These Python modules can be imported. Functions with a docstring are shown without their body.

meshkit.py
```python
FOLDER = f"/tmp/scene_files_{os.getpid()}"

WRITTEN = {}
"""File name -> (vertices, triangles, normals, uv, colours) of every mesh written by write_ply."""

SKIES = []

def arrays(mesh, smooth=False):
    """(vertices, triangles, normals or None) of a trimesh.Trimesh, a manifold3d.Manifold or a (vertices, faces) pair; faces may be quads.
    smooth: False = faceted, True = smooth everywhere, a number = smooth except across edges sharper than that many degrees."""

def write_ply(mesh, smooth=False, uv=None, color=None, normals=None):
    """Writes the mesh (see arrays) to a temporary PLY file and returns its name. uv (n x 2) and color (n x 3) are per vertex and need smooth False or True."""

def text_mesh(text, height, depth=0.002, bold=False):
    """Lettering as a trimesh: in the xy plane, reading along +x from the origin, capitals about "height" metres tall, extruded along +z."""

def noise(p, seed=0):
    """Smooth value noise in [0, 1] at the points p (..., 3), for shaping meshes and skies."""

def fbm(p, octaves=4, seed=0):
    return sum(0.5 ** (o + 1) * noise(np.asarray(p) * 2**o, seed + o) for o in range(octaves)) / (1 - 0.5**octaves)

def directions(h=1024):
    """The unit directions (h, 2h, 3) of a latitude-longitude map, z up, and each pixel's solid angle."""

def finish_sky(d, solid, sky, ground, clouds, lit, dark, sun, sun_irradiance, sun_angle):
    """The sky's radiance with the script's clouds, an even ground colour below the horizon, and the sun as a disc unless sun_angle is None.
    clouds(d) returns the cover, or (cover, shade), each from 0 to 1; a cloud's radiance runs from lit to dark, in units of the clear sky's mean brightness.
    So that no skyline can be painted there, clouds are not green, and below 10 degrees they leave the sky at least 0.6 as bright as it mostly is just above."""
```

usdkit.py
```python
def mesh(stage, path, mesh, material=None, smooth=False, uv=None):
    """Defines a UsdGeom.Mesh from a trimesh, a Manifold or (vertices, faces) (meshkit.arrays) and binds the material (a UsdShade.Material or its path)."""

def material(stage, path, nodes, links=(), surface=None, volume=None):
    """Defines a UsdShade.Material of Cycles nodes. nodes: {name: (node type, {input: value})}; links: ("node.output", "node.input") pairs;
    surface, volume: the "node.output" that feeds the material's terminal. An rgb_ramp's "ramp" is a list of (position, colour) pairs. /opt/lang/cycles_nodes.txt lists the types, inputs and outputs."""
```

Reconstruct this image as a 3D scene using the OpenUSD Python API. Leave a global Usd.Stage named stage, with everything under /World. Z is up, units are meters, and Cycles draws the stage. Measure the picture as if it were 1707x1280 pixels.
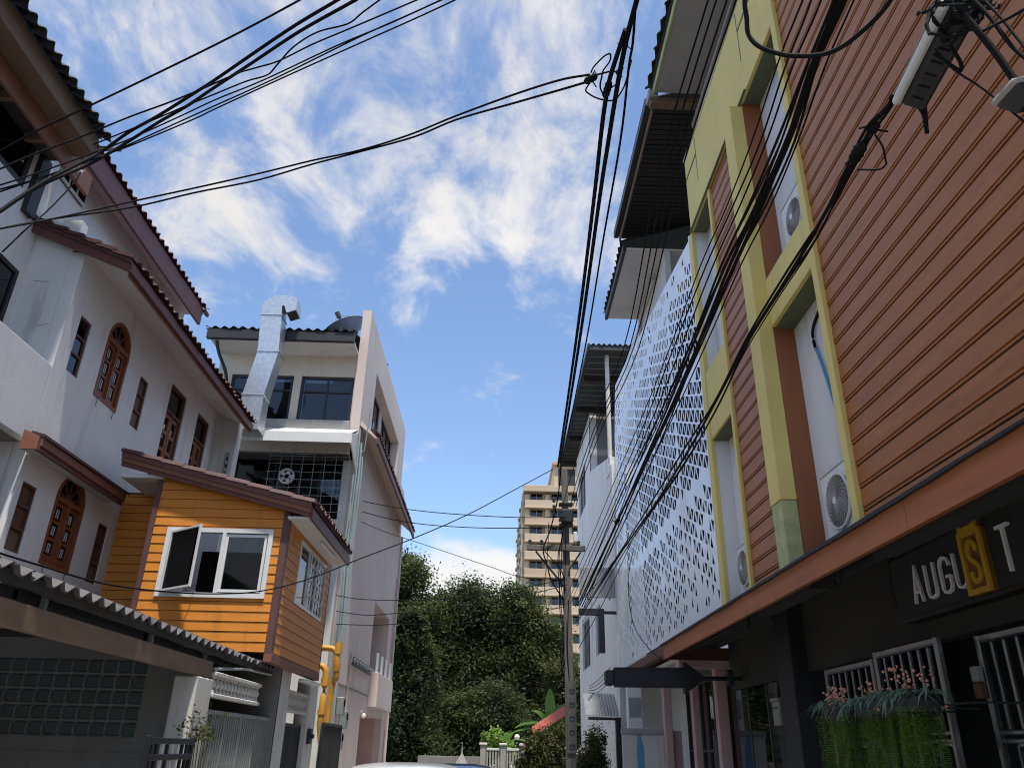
import math, random
import numpy as np
import trimesh, shapely
from shapely.geometry import Polygon, LineString, Point
from shapely import affinity
import usdkit, meshkit
from pxr import Usd, UsdGeom, UsdLux, UsdShade, Gf, Sdf, Vt

stage = Usd.Stage.CreateInMemory()
UsdGeom.SetStageUpAxis(stage, 'Z'); UsdGeom.SetStageMetersPerUnit(stage, 1.0)
UsdGeom.Xform.Define(stage, '/World'); UsdGeom.Scope.Define(stage, '/World/Looks')
rng = np.random.default_rng(7); random.seed(7)

# ------------------------------------------------------------------ camera, sky, sun, exposure
def unit(v): v = np.array(v, float); return v / np.linalg.norm(v)
FWD = unit([-31.5, -608, -1300]); UPV = unit([61.5, 2779, -1300]); UPV = unit(UPV - UPV.dot(FWD) * FWD)
RM = np.array([np.cross(FWD, UPV), FWD, UPV])          # camera axes -> world axes (pitched up about 25 degrees)
cam = UsdGeom.Camera.Define(stage, '/World/camera')
cam.CreateHorizontalApertureAttr(36.0); cam.CreateFocalLengthAttr(1300 / 1707 * 36.0)
cam.CreateClippingRangeAttr(Gf.Vec2f(0.05, 5000))
m = Gf.Matrix4d(1.0)
for i in range(3): m.SetRow(i, Gf.Vec4d(*RM[:, i], 0))
m.SetRow(3, Gf.Vec4d(0, 0, 1.6, 1)); cam.AddTransformOp().Set(m)
EXPOSURE = 0.78
cam.CreateExposureAttr(EXPOSURE)
SUN_EL, SUN_AZ = math.radians(72), math.radians(166)   # azimuth = atan2(x, y): almost straight behind the camera, high
SKY_STRENGTH, SUN_INT, SUN_ANGLE = 0.135, 0.85, 2.5
sd = np.array([math.sin(SUN_AZ) * math.cos(SUN_EL), math.cos(SUN_AZ) * math.cos(SUN_EL), math.sin(SUN_EL)])
sun = UsdLux.DistantLight.Define(stage, '/World/sun')
sun.CreateIntensityAttr(SUN_INT); sun.CreateAngleAttr(SUN_ANGLE); sun.CreateNormalizeAttr(True)
sun.CreateColorAttr(Gf.Vec3f(1.0, 0.94, 0.83))
zx = unit(np.cross([0, 1, 0.01], sd)); zy = np.cross(sd, zx)
m = Gf.Matrix4d(1.0); m.SetRow(0, Gf.Vec4d(*zx, 0)); m.SetRow(1, Gf.Vec4d(*zy, 0)); m.SetRow(2, Gf.Vec4d(*sd, 0)); sun.AddTransformOp().Set(m)
sun.GetPrim().SetCustomDataByKey('kind', 'structure')

CLOUD = 3.7
LOC = (0.3, 5.2, 0)
sky_mat = usdkit.material(stage, '/World/Looks/sky', {
    'tc': ('texture_coordinate', {}), 'sep': ('separate_xyz', {}),
    'sky': ('sky_texture', {'sky_type': 'single_scattering', 'sun_disc': False, 'sun_elevation': SUN_EL, 'sun_rotation': SUN_AZ, 'air_density': 1.0, 'aerosol_density': 0.5, 'ozone_density': 3.0}),
    # flat cloud layer: direction projected on a plane overhead
    'zadd': ('math', {'math_type': 'add', 'value2': 0.12}), 'zmax': ('math', {'math_type': 'maximum', 'value2': 0.05}),
    'px': ('math', {'math_type': 'divide'}), 'py': ('math', {'math_type': 'divide'}), 'pp': ('combine_xyz', {'z': 0.0}),
    'map': ('mapping', {'location': LOC, 'rotation': (0, 0, 0.10), 'scale': (2.1, 1.4, 1)}),
    'n1': ('noise_texture', {'scale': 2.3, 'detail': 10.0, 'roughness': 0.62, 'distortion': 0.45}),
    'n2': ('noise_texture', {'scale': 0.6, 'detail': 3.0, 'roughness': 0.5}),
    'n3': ('noise_texture', {'scale': 6.0, 'detail': 8.0, 'roughness': 0.65, 'distortion': 0.5}),
    'elev': ('map_range', {'range_type': 'smoothstep', 'from_min': 0.33, 'from_max': 0.62, 'to_min': -0.11, 'to_max': 0.10, 'clamp': True}),
    'a1': ('math', {'math_type': 'multiply_add', 'value2': 0.35}), 'a2': ('math', {'math_type': 'add'}), 'a3': ('math', {'math_type': 'multiply_add', 'value2': 0.17}),
    'cov': ('map_range', {'range_type': 'smoothstep', 'from_min': 0.755, 'from_max': 1.03, 'to_min': 0.0, 'to_max': 1.0, 'clamp': True}),
    # heaped clouds low over the horizon
    'map2': ('mapping', {'location': (0.35, 0.2, 0.15), 'rotation': (0, 0, 0.14), 'scale': (2.2, 2.2, 4.2)}),
    'h1': ('noise_texture', {'scale': 1.5, 'detail': 8.0, 'roughness': 0.55}),
    'hel': ('map_range', {'range_type': 'smoothstep', 'from_min': 0.15, 'from_max': 0.42, 'to_min': 0.13, 'to_max': -0.32, 'clamp': True}),
    'hadd': ('math', {'math_type': 'add'}),
    'hcov': ('map_range', {'range_type': 'smoothstep', 'from_min': 0.56, 'from_max': 0.68, 'to_min': 0.0, 'to_max': 0.95, 'clamp': True}),
    'cmax': ('math', {'math_type': 'maximum'}),
    'shade': ('map_range', {'from_min': 0.30, 'from_max': 0.70, 'to_min': 1.14, 'to_max': 0.88, 'clamp': True}),
    'ccol': ('mix_color', {'blend_type': 'multiply', 'fac': 1.0, 'a': (CLOUD * 1.03, CLOUD * 1.01, CLOUD), 'use_clamp': False}),
    'shc': ('combine_xyz', {}),
    'mix': ('mix_color', {'use_clamp': False}), 'bg': ('background_shader', {'strength': SKY_STRENGTH})},
    [('tc.generated', 'sep.vector'), ('sep.z', 'zadd.value1'), ('zadd.value', 'zmax.value1'), ('sep.x', 'px.value1'), ('zmax.value', 'px.value2'), ('sep.y', 'py.value1'), ('zmax.value', 'py.value2'),
     ('px.value', 'pp.x'), ('py.value', 'pp.y'), ('pp.vector', 'map.vector'), ('map.vector', 'n1.vector'), ('map.vector', 'n2.vector'), ('map.vector', 'n3.vector'), ('sep.z', 'elev.value'),
     ('n2.fac', 'a1.value1'), ('n1.fac', 'a1.value3'), ('a1.value', 'a2.value1'), ('elev.result', 'a2.value2'), ('n3.fac', 'a3.value1'), ('a2.value', 'a3.value3'), ('a3.value', 'cov.value'),
     ('tc.generated', 'map2.vector'), ('map2.vector', 'h1.vector'), ('sep.z', 'hel.value'), ('h1.fac', 'hadd.value1'), ('hel.result', 'hadd.value2'), ('hadd.value', 'hcov.value'),
     ('cov.result', 'cmax.value1'), ('hcov.result', 'cmax.value2'), ('n2.fac', 'shade.value'), ('shade.result', 'shc.x'), ('shade.result', 'shc.y'), ('shade.result', 'shc.z'), ('shc.vector', 'ccol.b'),
     ('sky.color', 'mix.a'), ('ccol.result', 'mix.b'), ('cmax.value', 'mix.fac'), ('mix.result', 'bg.color')], surface='bg.background')
dome = UsdLux.DomeLight.Define(stage, '/World/sky'); dome.CreateIntensityAttr(1.0)
UsdShade.MaterialBindingAPI.Apply(dome.GetPrim()).Bind(sky_mat)
dome.GetPrim().SetCustomDataByKey('kind', 'structure')

# ------------------------------------------------------------------ helpers
def lin(*c): return tuple(float(((x / 255 + 0.055) / 1.055) ** 2.4 if x > 10 else x / 255 / 12.92) for x in c)
MATS = {}
def M(name, c, c2=None, scale=3.0, rough=0.6, metal=0.0, bump=0.0, bscale=40.0, stretch=(1, 1, 1), spec=0.5, stain=None, stain_amt=0.35, stain_scale=(2.5, 2.5, 0.25), grain=None, island=0.0, coat=0.0):
    """A principled material: two tones mixed by noise, optional running stains, fine bump, tone per loose piece."""
    c2 = c2 or tuple(x * 0.82 for x in c)
    N = {'g': ('geometry', {}), 'mp': ('mapping', {'scale': stretch}), 'n': ('noise_texture', {'scale': scale, 'detail': 5.0, 'roughness': 0.6}),
         'r': ('map_range', {'from_min': 0.3, 'from_max': 0.7, 'to_min': 0.0, 'to_max': 1.0, 'clamp': True}), 'mx': ('mix_color', {'a': c, 'b': c2}),
         'p': ('principled_bsdf', {'roughness': rough, 'metallic': metal, 'specular_ior_level': spec, 'coat_weight': coat})}
    L = [('g.position', 'mp.vector'), ('mp.vector', 'n.vector'), ('n.fac', 'r.value'), ('r.result', 'mx.fac')]
    col = 'mx.result'
    if stain:
        N.update({'sm': ('mapping', {'scale': stain_scale}), 'sn': ('noise_texture', {'scale': 1.6, 'detail': 7.0, 'roughness': 0.65}),
                  'sr': ('map_range', {'range_type': 'smoothstep', 'from_min': 0.52, 'from_max': 0.74, 'to_min': 0.0, 'to_max': stain_amt, 'clamp': True}), 'sx': ('mix_color', {'b': stain})})
        L += [('g.position', 'sm.vector'), ('sm.vector', 'sn.vector'), ('sn.fac', 'sr.value'), ('sr.result', 'sx.fac'), (col, 'sx.a')]; col = 'sx.result'
    if island:
        N.update({'ir': ('map_range', {'from_min': 0.0, 'from_max': 1.0, 'to_min': 1 - island, 'to_max': 1 + island}), 'ic': ('combine_xyz', {}), 'ix': ('mix_color', {'blend_type': 'multiply', 'fac': 1.0, 'use_clamp': False})})
        L += [('g.random_per_island', 'ir.value'), ('ir.result', 'ic.x'), ('ir.result', 'ic.y'), ('ir.result', 'ic.z'), (col, 'ix.a'), ('ic.vector', 'ix.b')]; col = 'ix.result'
    L.append((col, 'p.base_color'))
    if bump:
        N.update({'bm': ('mapping', {'scale': stretch}), 'bn': ('noise_texture', {'scale': bscale, 'detail': 4.0}), 'b': ('bump', {'strength': bump, 'distance': 0.02})})
        L += [('g.position', 'bm.vector'), ('bm.vector', 'bn.vector'), ('bn.fac', 'b.height'), ('b.normal', 'p.normal')]
    MATS[name] = usdkit.material(stage, '/World/Looks/' + name, N, L, surface='p.BSDF'); return name
def leafmat(name, c, c2, trans=0.35, scale=0.6):
    N = {'g': ('geometry', {}), 'n': ('noise_texture', {'scale': scale, 'detail': 3.0}), 'add': ('math', {'math_type': 'multiply_add', 'value2': 0.45}), 'r': ('map_range', {'from_min': 0.45, 'from_max': 0.95, 'to_min': 0.0, 'to_max': 1.0, 'clamp': True}),
         'mx': ('mix_color', {'a': c, 'b': c2}), 'p': ('principled_bsdf', {'roughness': 0.55, 'specular_ior_level': 0.35}), 't': ('translucent_bsdf', {}), 'm': ('mix_closure', {'fac': trans})}
    MATS[name] = usdkit.material(stage, '/World/Looks/' + name, N, [('g.position', 'n.vector'), ('g.random_per_island', 'add.value1'), ('n.fac', 'add.value3'), ('add.value', 'r.value'), ('r.result', 'mx.fac'), ('mx.result', 'p.base_color'), ('mx.result', 't.color'), ('p.BSDF', 'm.closure1'), ('t.BSDF', 'm.closure2')], surface='m.closure')
    return name
def glassmat(name, tint=(0.55, 0.6, 0.6), rough=0.02):
    MATS[name] = usdkit.material(stage, '/World/Looks/' + name, {'t': ('transparent_bsdf', {'color': tint}), 'gl': ('glossy_bsdf', {'color': (0.9, 0.9, 0.9), 'roughness': rough}), 'f': ('fresnel', {'IOR': 1.6}), 'm': ('mix_closure', {})},
        [('f.fac', 'm.fac'), ('t.BSDF', 'm.closure1'), ('gl.BSDF', 'm.closure2')], surface='m.closure'); return name

class G:
    """Collects triangles; T = (3x3, offset) maps local (u, v, w) to the world."""
    def __init__(s, T=None): s.V, s.F, s.k, s.T = [], [], 0, T
    def add(s, v, f):
        v, f = np.asarray(v, float), np.asarray(f, int)
        if f.shape[1] == 4: f = np.vstack([f[:, [0, 1, 2]], f[:, [0, 2, 3]]])
        if s.T is not None:
            v = v @ s.T[0].T + s.T[1]
            if np.linalg.det(s.T[0]) < 0: f = f[:, ::-1]
        s.V.append(v); s.F.append(f + s.k); s.k += len(v); return s
    def box(s, x0, x1, y0, y1, z0, z1, c=0.0):
        x0, x1 = sorted((x0, x1)); y0, y1 = sorted((y0, y1)); z0, z1 = sorted((z0, z1))
        if c <= 0:
            v = [[x, y, z] for x in (x0, x1) for y in (y0, y1) for z in (z0, z1)]
            return s.add(v, [[0, 1, 3, 2], [4, 6, 7, 5], [0, 4, 5, 1], [2, 3, 7, 6], [0, 2, 6, 4], [1, 5, 7, 3]])
        c = min(c, (x1 - x0) * .45, (y1 - y0) * .45, (z1 - z0) * .45)
        p = []
        for x in (x0, x1):
            for y in (y0, y1):
                for z in (z0, z1):
                    dx, dy, dz = [c if a == lo else -c for a, lo in ((x, x0), (y, y0), (z, z0))]
                    p += [[x, y + dy, z + dz], [x + dx, y, z + dz], [x + dx, y + dy, z]]
        return s.add(p, CHAMF)
    def hull(s, pts):
        h = trimesh.convex.convex_hull(np.asarray(pts, float)); return s.add(h.vertices, h.faces)
    def ext(s, poly, a, b):
        """polygon in (u, v), extruded along w from a to b"""
        for g in getattr(poly, 'geoms', [poly]):
            if g.is_empty: continue
            h = trimesh.creation.extrude_polygon(g, abs(b - a), engine='earcut'); v = np.array(h.vertices); v[:, 2] += min(a, b); s.add(v, h.faces)
        return s
    def tube(s, pts, r, n=6, caps=True):
        p = np.asarray(pts, float); t = np.gradient(p, axis=0); t /= np.linalg.norm(t, axis=1, keepdims=True) + 1e-12
        ref = np.array([0, 0, 1.0]) if abs(t[:, 2]).mean() < 0.8 else np.array([1.0, 0, 0])
        a = np.cross(t, ref); a /= np.linalg.norm(a, axis=1, keepdims=True) + 1e-12; b = np.cross(t, a)
        ang = np.arange(n) * 2 * np.pi / n; r = np.broadcast_to(r, (len(p),))
        v = (p[:, None] + r[:, None, None] * (np.cos(ang)[None, :, None] * a[:, None] + np.sin(ang)[None, :, None] * b[:, None])).reshape(-1, 3)
        i, j = np.meshgrid(np.arange(len(p) - 1), np.arange(n), indexing='ij')
        q = np.stack([i * n + j, i * n + (j + 1) % n, (i + 1) * n + (j + 1) % n, (i + 1) * n + j], -1).reshape(-1, 4)
        f = np.vstack([q[:, [0, 1, 2]], q[:, [0, 2, 3]]])
        if caps:
            k = len(v); v = np.vstack([v, p[:1], p[-1:]]); e = (len(p) - 1) * n
            f = np.vstack([f, [[k, (j + 1) % n, j] for j in range(n)], [[k + 1, e + j, e + (j + 1) % n] for j in range(n)]])
        return s.add(v, f[:, ::-1])
    def lathe(s, c, prof, n=16):
        """profile [(r, z)] about the vertical axis through c"""
        pr = np.array(prof, float); ang = np.arange(n) * 2 * np.pi / n
        v = np.stack([c[0] + pr[:, None, 0] * np.cos(ang), c[1] + pr[:, None, 0] * np.sin(ang), c[2] + np.repeat(pr[:, 1:2], n, 1)], -1).reshape(-1, 3)
        i, j = np.meshgrid(np.arange(len(pr) - 1), np.arange(n), indexing='ij')
        return s.add(v, np.stack([i * n + j, i * n + (j + 1) % n, (i + 1) * n + (j + 1) % n, (i + 1) * n + j], -1).reshape(-1, 4))
    def build(s, name, mat, parent=None, smooth=False, label=None):
        path = numbered((parent or '/World') + '/' + name)
        usdkit.mesh(stage, path, (np.vstack(s.V), np.vstack(s.F)), MATS[mat], smooth=smooth)
        if label: stage.GetPrimAtPath(path).SetCustomDataByKey('label', label)
        return path
def _chamf():
    v = []
    for x in (0, 4):
        for y in (0, 4):
            for z in (0, 4):
                dx, dy, dz = [1 if a == 0 else -1 for a in (x, y, z)]
                v += [[x, y + dy, z + dz], [x + dx, y, z + dz], [x + dx, y + dy, z]]
    v = np.array(v, float); h = trimesh.convex.convex_hull(v); idx = [int(np.argmin(((v - p) ** 2).sum(1))) for p in h.vertices]
    return np.array(idx)[h.faces]
CHAMF = _chamf()
COUNT = {}
def numbered(path):
    k = COUNT.get(path, 0); COUNT[path] = k + 1
    return path if k == 0 else '%s_%03d' % (path, k)
def thing(name, label, cat, group=None, loc=(0, 0, 0), kind=None):
    path = numbered('/World/' + name); x = UsdGeom.Xform.Define(stage, path)
    if tuple(loc) != (0, 0, 0): x.AddTranslateOp().Set(Gf.Vec3d(*map(float, loc)))
    tag(path, label, cat, group, kind); return path
def tag(path, label=None, cat=None, group=None, kind=None):
    p = stage.GetPrimAtPath(path)
    for k, v in (('label', label), ('category', cat), ('group', group), ('kind', kind)):
        if v: p.SetCustomDataByKey(k, v)
    return path
def PX(c, s): return (np.array([[0, 0, s], [1, 0, 0], [0, 1, 0]], float), np.array([c, 0, 0], float))   # wall facing +x (s=1) or -x (s=-1): u = y, v = z, w outwards
def PY(c): return (np.array([[1, 0, 0], [0, 0, -1], [0, 1, 0]], float), np.array([0, c, 0], float))      # wall facing the camera: u = x, v = z, w towards -y
def rect(u0, u1, v0, v1): return shapely.box(min(u0, u1), min(v0, v1), max(u0, u1), max(v0, v1))
def arch(u0, u1, v0, vs, v1, n=14):
    c = (u0 + u1) / 2; r = (u1 - u0) / 2; pts = [(u0, v0), (u1, v0)] + [(c + r * math.cos(t), vs + (v1 - vs) * math.sin(t)) for t in np.linspace(0, math.pi, n)]
    return Polygon(pts)
def smooth_path(pts, k=5):
    p = np.array(pts, float)
    if len(p) < 3: return p
    q = np.vstack([2 * p[0] - p[1], p, 2 * p[-1] - p[-2]]); out = []
    for i in range(1, len(q) - 2):
        for t in np.arange(k) / k:
            a, b, c, d = q[i - 1], q[i], q[i + 1], q[i + 2]
            out.append(0.5 * ((2 * b) + (c - a) * t + (2 * a - 5 * b + 4 * c - d) * t * t + (3 * b - a - 3 * c + d) * t ** 3))
    out.append(p[-1]); return np.array(out)
def ring(poly, t): return poly.difference(poly.buffer(-t, join_style=2))
def window(parent, T, u0, u1, v0, v1, frame_mat, glass='glass', t=0.06, cols=1, rows=1, depth=0.06, w=-0.06, bar=0.04, poly=None, dark='interior_dark', back=-0.35, bars_v=None):
    """window (> frame, pane, curtain): frame ring and glazing bars as one mesh, each pane its own mesh, dark room lining behind"""
    poly = poly or rect(u0, u1, v0, v1)
    shape = ring(poly, t); us = np.linspace(u0 + t, u1 - t, cols + 1); vs = np.linspace(v0 + t, v1 - t, rows + 1) if bars_v is None else [v0 + t] + list(bars_v) + [v1 - t]
    cuts = [rect(x - bar / 2, x + bar / 2, v0, v1) for x in us[1:-1]] + [rect(u0, u1, y - bar / 2, y + bar / 2) for y in vs[1:-1]]
    inner = poly.buffer(-t * .5, join_style=2)
    for c in cuts: shape = shape.union(c.intersection(inner))
    x = numbered(parent + '/window'); UsdGeom.Xform.Define(stage, x)
    G(T).ext(shape, w, w + depth).build('frame', frame_mat, x)
    gl = poly.buffer(-t, join_style=2)
    for c in cuts: gl = gl.difference(c)
    for g in getattr(gl, 'geoms', [gl]):
        if g.area > 0.004: G(T).ext(g, w + depth * .35, w + depth * .35 + .006).build('pane', glass, x)
    if dark: G(T).ext(poly.buffer(-.005), back, back + .02).build('curtain', dark, x)
    return x
def tile_row(parent, mat, e0, e1, up, n, length=0.42, amp=0.035, thick=0.016, jitter=0.006):
    """one course of wavy roof tiles along the eave from e0 to e1; up = unit vector up the slope"""
    e0, e1, up = np.array(e0, float), np.array(e1, float), unit(up); al = unit(e1 - e0); nr = np.cross(al, up); nr *= np.sign(nr[2] or 1); wd = np.linalg.norm(e1 - e0) / n
    for i in range(n):
        k = 9; x = np.linspace(0, wd * 1.06, k); h = amp * np.cos(x / wd * 2 * np.pi) + x * 0.0
        o = e0 + al * wd * i + up * rng.uniform(-jitter, jitter) * 4 + nr * rng.uniform(0, jitter)
        top = np.array([o + al * a + nr * (b + thick) for a, b in zip(x, h)]); bot = np.array([o + al * a + nr * b for a, b in zip(x, h)])
        v = np.vstack([top, bot, top + up * length, bot + up * length]); f = []
        for j in range(k - 1):
            f += [[j, j + 1, 2 * k + j + 1, 2 * k + j], [k + j + 1, k + j, 3 * k + j, 3 * k + j + 1], [j + 1, j, k + j, k + j + 1]]
        f += [[0, 2 * k, 3 * k, k], [k - 1, 2 * k - 1, 4 * k - 1, 3 * k - 1]]
        f = np.array(f)
        if np.dot(np.cross(al, up), nr) < 0: f = f[:, ::-1]
        G().add(v, f).build('roof_tile', mat, parent)
# ------------------------------------------------------------------ materials
M('road_concrete', (.29, .28, .265), (.22, .215, .205), 3, .9, bump=.4, bscale=150)
M('earth', (.10, .10, .07), (.07, .08, .05), .3, .95)
M('concrete', (.36, .35, .33), (.27, .26, .25), 2.2, .85, bump=.25, bscale=60, stain=(.10, .10, .09), stain_amt=.5)
M('white_plaster', (.75, .745, .74), (.69, .685, .68), 1.1, .8, bump=.12, bscale=30, stain=(.36, .35, .32), stain_amt=.6, stain_scale=(1.7, 1.7, .22))
M('white_plaster_old', (.62, .61, .58), (.54, .53, .50), 1.4, .85, bump=.2, bscale=30, stain=(.26, .25, .22), stain_amt=.5)
M('streaked_plaster', (.80, .80, .77), (.70, .70, .67), 1.0, .85, bump=.2, bscale=25, stain=(.17, .17, .15), stain_amt=.75, stain_scale=(1.6, 1.6, .12))
M('grey_plaster', (.23, .225, .22), (.19, .185, .18), 1.5, .85, bump=.15, bscale=30, stain=(.14, .14, .13), stain_amt=.5)
M('pink_plaster', (.62, .52, .47), (.56, .465, .42), .8, .85, bump=.15, bscale=35, stain=(.38, .31, .28), stain_amt=.45, stain_scale=(1.8, 1.8, .12))
M('cream_plaster', (.68, .60, .50), (.60, .53, .44), 1.0, .85, bump=.15, bscale=30, stain=(.36, .31, .25), stain_amt=.4)
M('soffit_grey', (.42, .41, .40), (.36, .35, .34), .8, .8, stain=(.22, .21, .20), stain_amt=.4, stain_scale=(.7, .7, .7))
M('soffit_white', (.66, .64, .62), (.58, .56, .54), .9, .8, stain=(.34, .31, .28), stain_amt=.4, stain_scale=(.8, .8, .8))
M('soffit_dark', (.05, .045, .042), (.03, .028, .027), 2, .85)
M('slat_wood', (.032, .027, .026), (.020, .017, .017), 5, .7, stretch=(1, 6, 6), island=.35)
M('terracotta', (.24, .092, .052), (.17, .066, .04), 2.5, .6, bump=.15, stain=(.14, .07, .05), stain_amt=.5)
M('maroon', (.155, .055, .047), (.125, .04, .036), 3, .5, bump=.1, stain=(.07, .03, .028), stain_amt=.4)
M('tile_maroon', (.13, .045, .045), (.075, .032, .032), 5, .55, island=.25, bump=.2)
M('tile_dark', (.045, .040, .036), (.024, .022, .021), 6, .75, island=.3, bump=.3, stain=(.07, .075, .05), stain_amt=.5, stain_scale=(4, 4, 4))
M('tile_grey', (.17, .155, .165), (.075, .07, .075), 5, .75, island=.25, bump=.3, stain=(.07, .07, .065), stain_amt=.7, stain_scale=(5, 5, 5))
M('wood_red', (.25, .075, .030), (.18, .055, .023), 8, .45, stretch=(4, 4, .6), bump=.1)
M('wood_dark', (.12, .05, .030), (.085, .035, .022), 8, .5, stretch=(4, 4, .6))
M('wood_brown', (.20, .135, .085), (.14, .095, .06), 4, .7, stretch=(1, .4, 3), bump=.15, stain=(.08, .05, .035), stain_amt=.5)
M('orange_board', (.72, .265, .025), (.62, .22, .022), 1.6, .55, island=.09, stain=(.36, .13, .025), stain_amt=.5, stain_scale=(2.5, 2.5, .6), stretch=(1, 1, 6))
M('plum_trim', (.12, .05, .048), (.09, .04, .04), 3, .55)
M('red_board', (.45, .165, .052), (.35, .122, .038), 2.2, .42, island=.15, bump=.12, bscale=18, stretch=(1, .7, 7), spec=.3, stain=(.26, .095, .04), stain_amt=.6, stain_scale=(.8, .5, 3))
M('red_panel', (.32, .105, .036), (.25, .082, .03), 2.5, .5, stretch=(1, 1, .4))
M('canopy_board', (.40, .13, .045), (.31, .098, .035), 3.5, .48, stretch=(1, .25, 4), bump=.15, stain=(.14, .06, .035), stain_amt=.5, stain_scale=(1.5, .7, 1.2))
M('yellow_plaster', (.74, .585, .19), (.66, .52, .165), 1.2, .75, bump=.15, bscale=35, stain=(.42, .42, .20), stain_amt=.4, stain_scale=(2.2, 2.2, .2))
M('yellow_mossy', (.50, .50, .24), (.30, .34, .17), 6, .85, bump=.2, stain=(.15, .19, .11), stain_amt=.7)
M('green_soffit', (.13, .145, .08), (.09, .105, .06), 2, .8)
M('white_paint', (.72, .72, .70), (.66, .66, .64), 2, .5, stain=(.45, .44, .40), stain_amt=.35)
M('alu_white', (.70, .71, .72), (.64, .65, .66), 3, .35, spec=.6)
M('panel_white', (.86, .87, .89), (.82, .83, .86), .6, .32, coat=.25)
M('galvanised', (.62, .63, .63), (.46, .47, .48), 9, .36, metal=.85, bump=.12, bscale=18)
M('stainless', (.34, .345, .35), (.24, .245, .25), 5, .28, metal=1.0)
M('steel_grey', (.30, .33, .32), (.22, .24, .24), 5, .5, metal=.3, stain=(.16, .10, .07), stain_amt=.5)
M('steel_dark', (.030, .031, .034), (.02, .02, .022), 4, .5, metal=.2)
M('verdigris_pipe', (.30, .40, .39), (.24, .31, .31), 6, .55, stain=(.16, .15, .13), stain_amt=.5)
M('black_paint', (.013, .014, .020), (.010, .010, .014), 2, .55)
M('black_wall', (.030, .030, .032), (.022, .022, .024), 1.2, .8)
M('dark_wall', (.036, .035, .034), (.028, .027, .026), 1.5, .8)
M('interior_dark', (.030, .031, .034), (.016, .017, .019), 2.5, .8)
M('cable', (.006, .006, .007), (.010, .010, .011), 8, .75, spec=.15)
M('pole_concrete', (.165, .15, .13), (.10, .09, .08), 4, .9, bump=.4, bscale=50, stain=(.05, .045, .04), stain_amt=.6, stretch=(1, 1, .3))
M('yellow_pipe', (.62, .30, .04), (.50, .23, .03), 6, .5, stain=(.25, .12, .04), stain_amt=.5, bump=.2)
M('grille_dark', (.06, .06, .06), None, 3, .5, metal=.4)
M('fan_grille', (.42, .40, .39), (.34, .33, .32), 8, .5, metal=.3)
M('tower_wall', (.53, .43, .31), (.47, .385, .275), .05, .85, stain=(.42, .31, .20), stain_amt=.35, stain_scale=(.3, .3, .05))
M('tower_slab', (.50, .375, .27), (.44, .33, .235), .08, .85)
M('pole_plate', (.12, .12, .115), (.08, .08, .078), 6, .7)
M('sign_black', (.010, .010, .013), None, 2, .3, spec=.5)
M('letter_white', (.86, .86, .90), None, 2, .5)
M('sign_yellow', (.62, .36, .03), (.54, .31, .025), 5, .45)
M('sign_amber', (.22, .10, .015), None, 5, .5)
M('red_cloth', (.42, .095, .06), (.34, .075, .05), 4, .7)
M('car_white', (.74, .76, .78), None, 2, .25, coat=.8)
M('car_blue', (.012, .016, .09), None, 2, .25, coat=.8)
M('rubber', (.02, .02, .02), None, 2, .8)
M('globe_white', (.85, .84, .80), None, 2, .3)
M('blue_pipe', (.10, .34, .52), (.08, .28, .44), 5, .45)
M('bark', (.09, .07, .05), (.055, .045, .035), 5, .9, bump=.5, stretch=(1, 1, .3))
M('corrugated_grey', (.36, .38, .40), (.28, .30, .31), 4, .5, metal=.3, stain=(.16, .14, .12), stain_amt=.5)
M('rose_wall', (.55, .38, .35), (.48, .33, .31), 2, .8)
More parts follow.
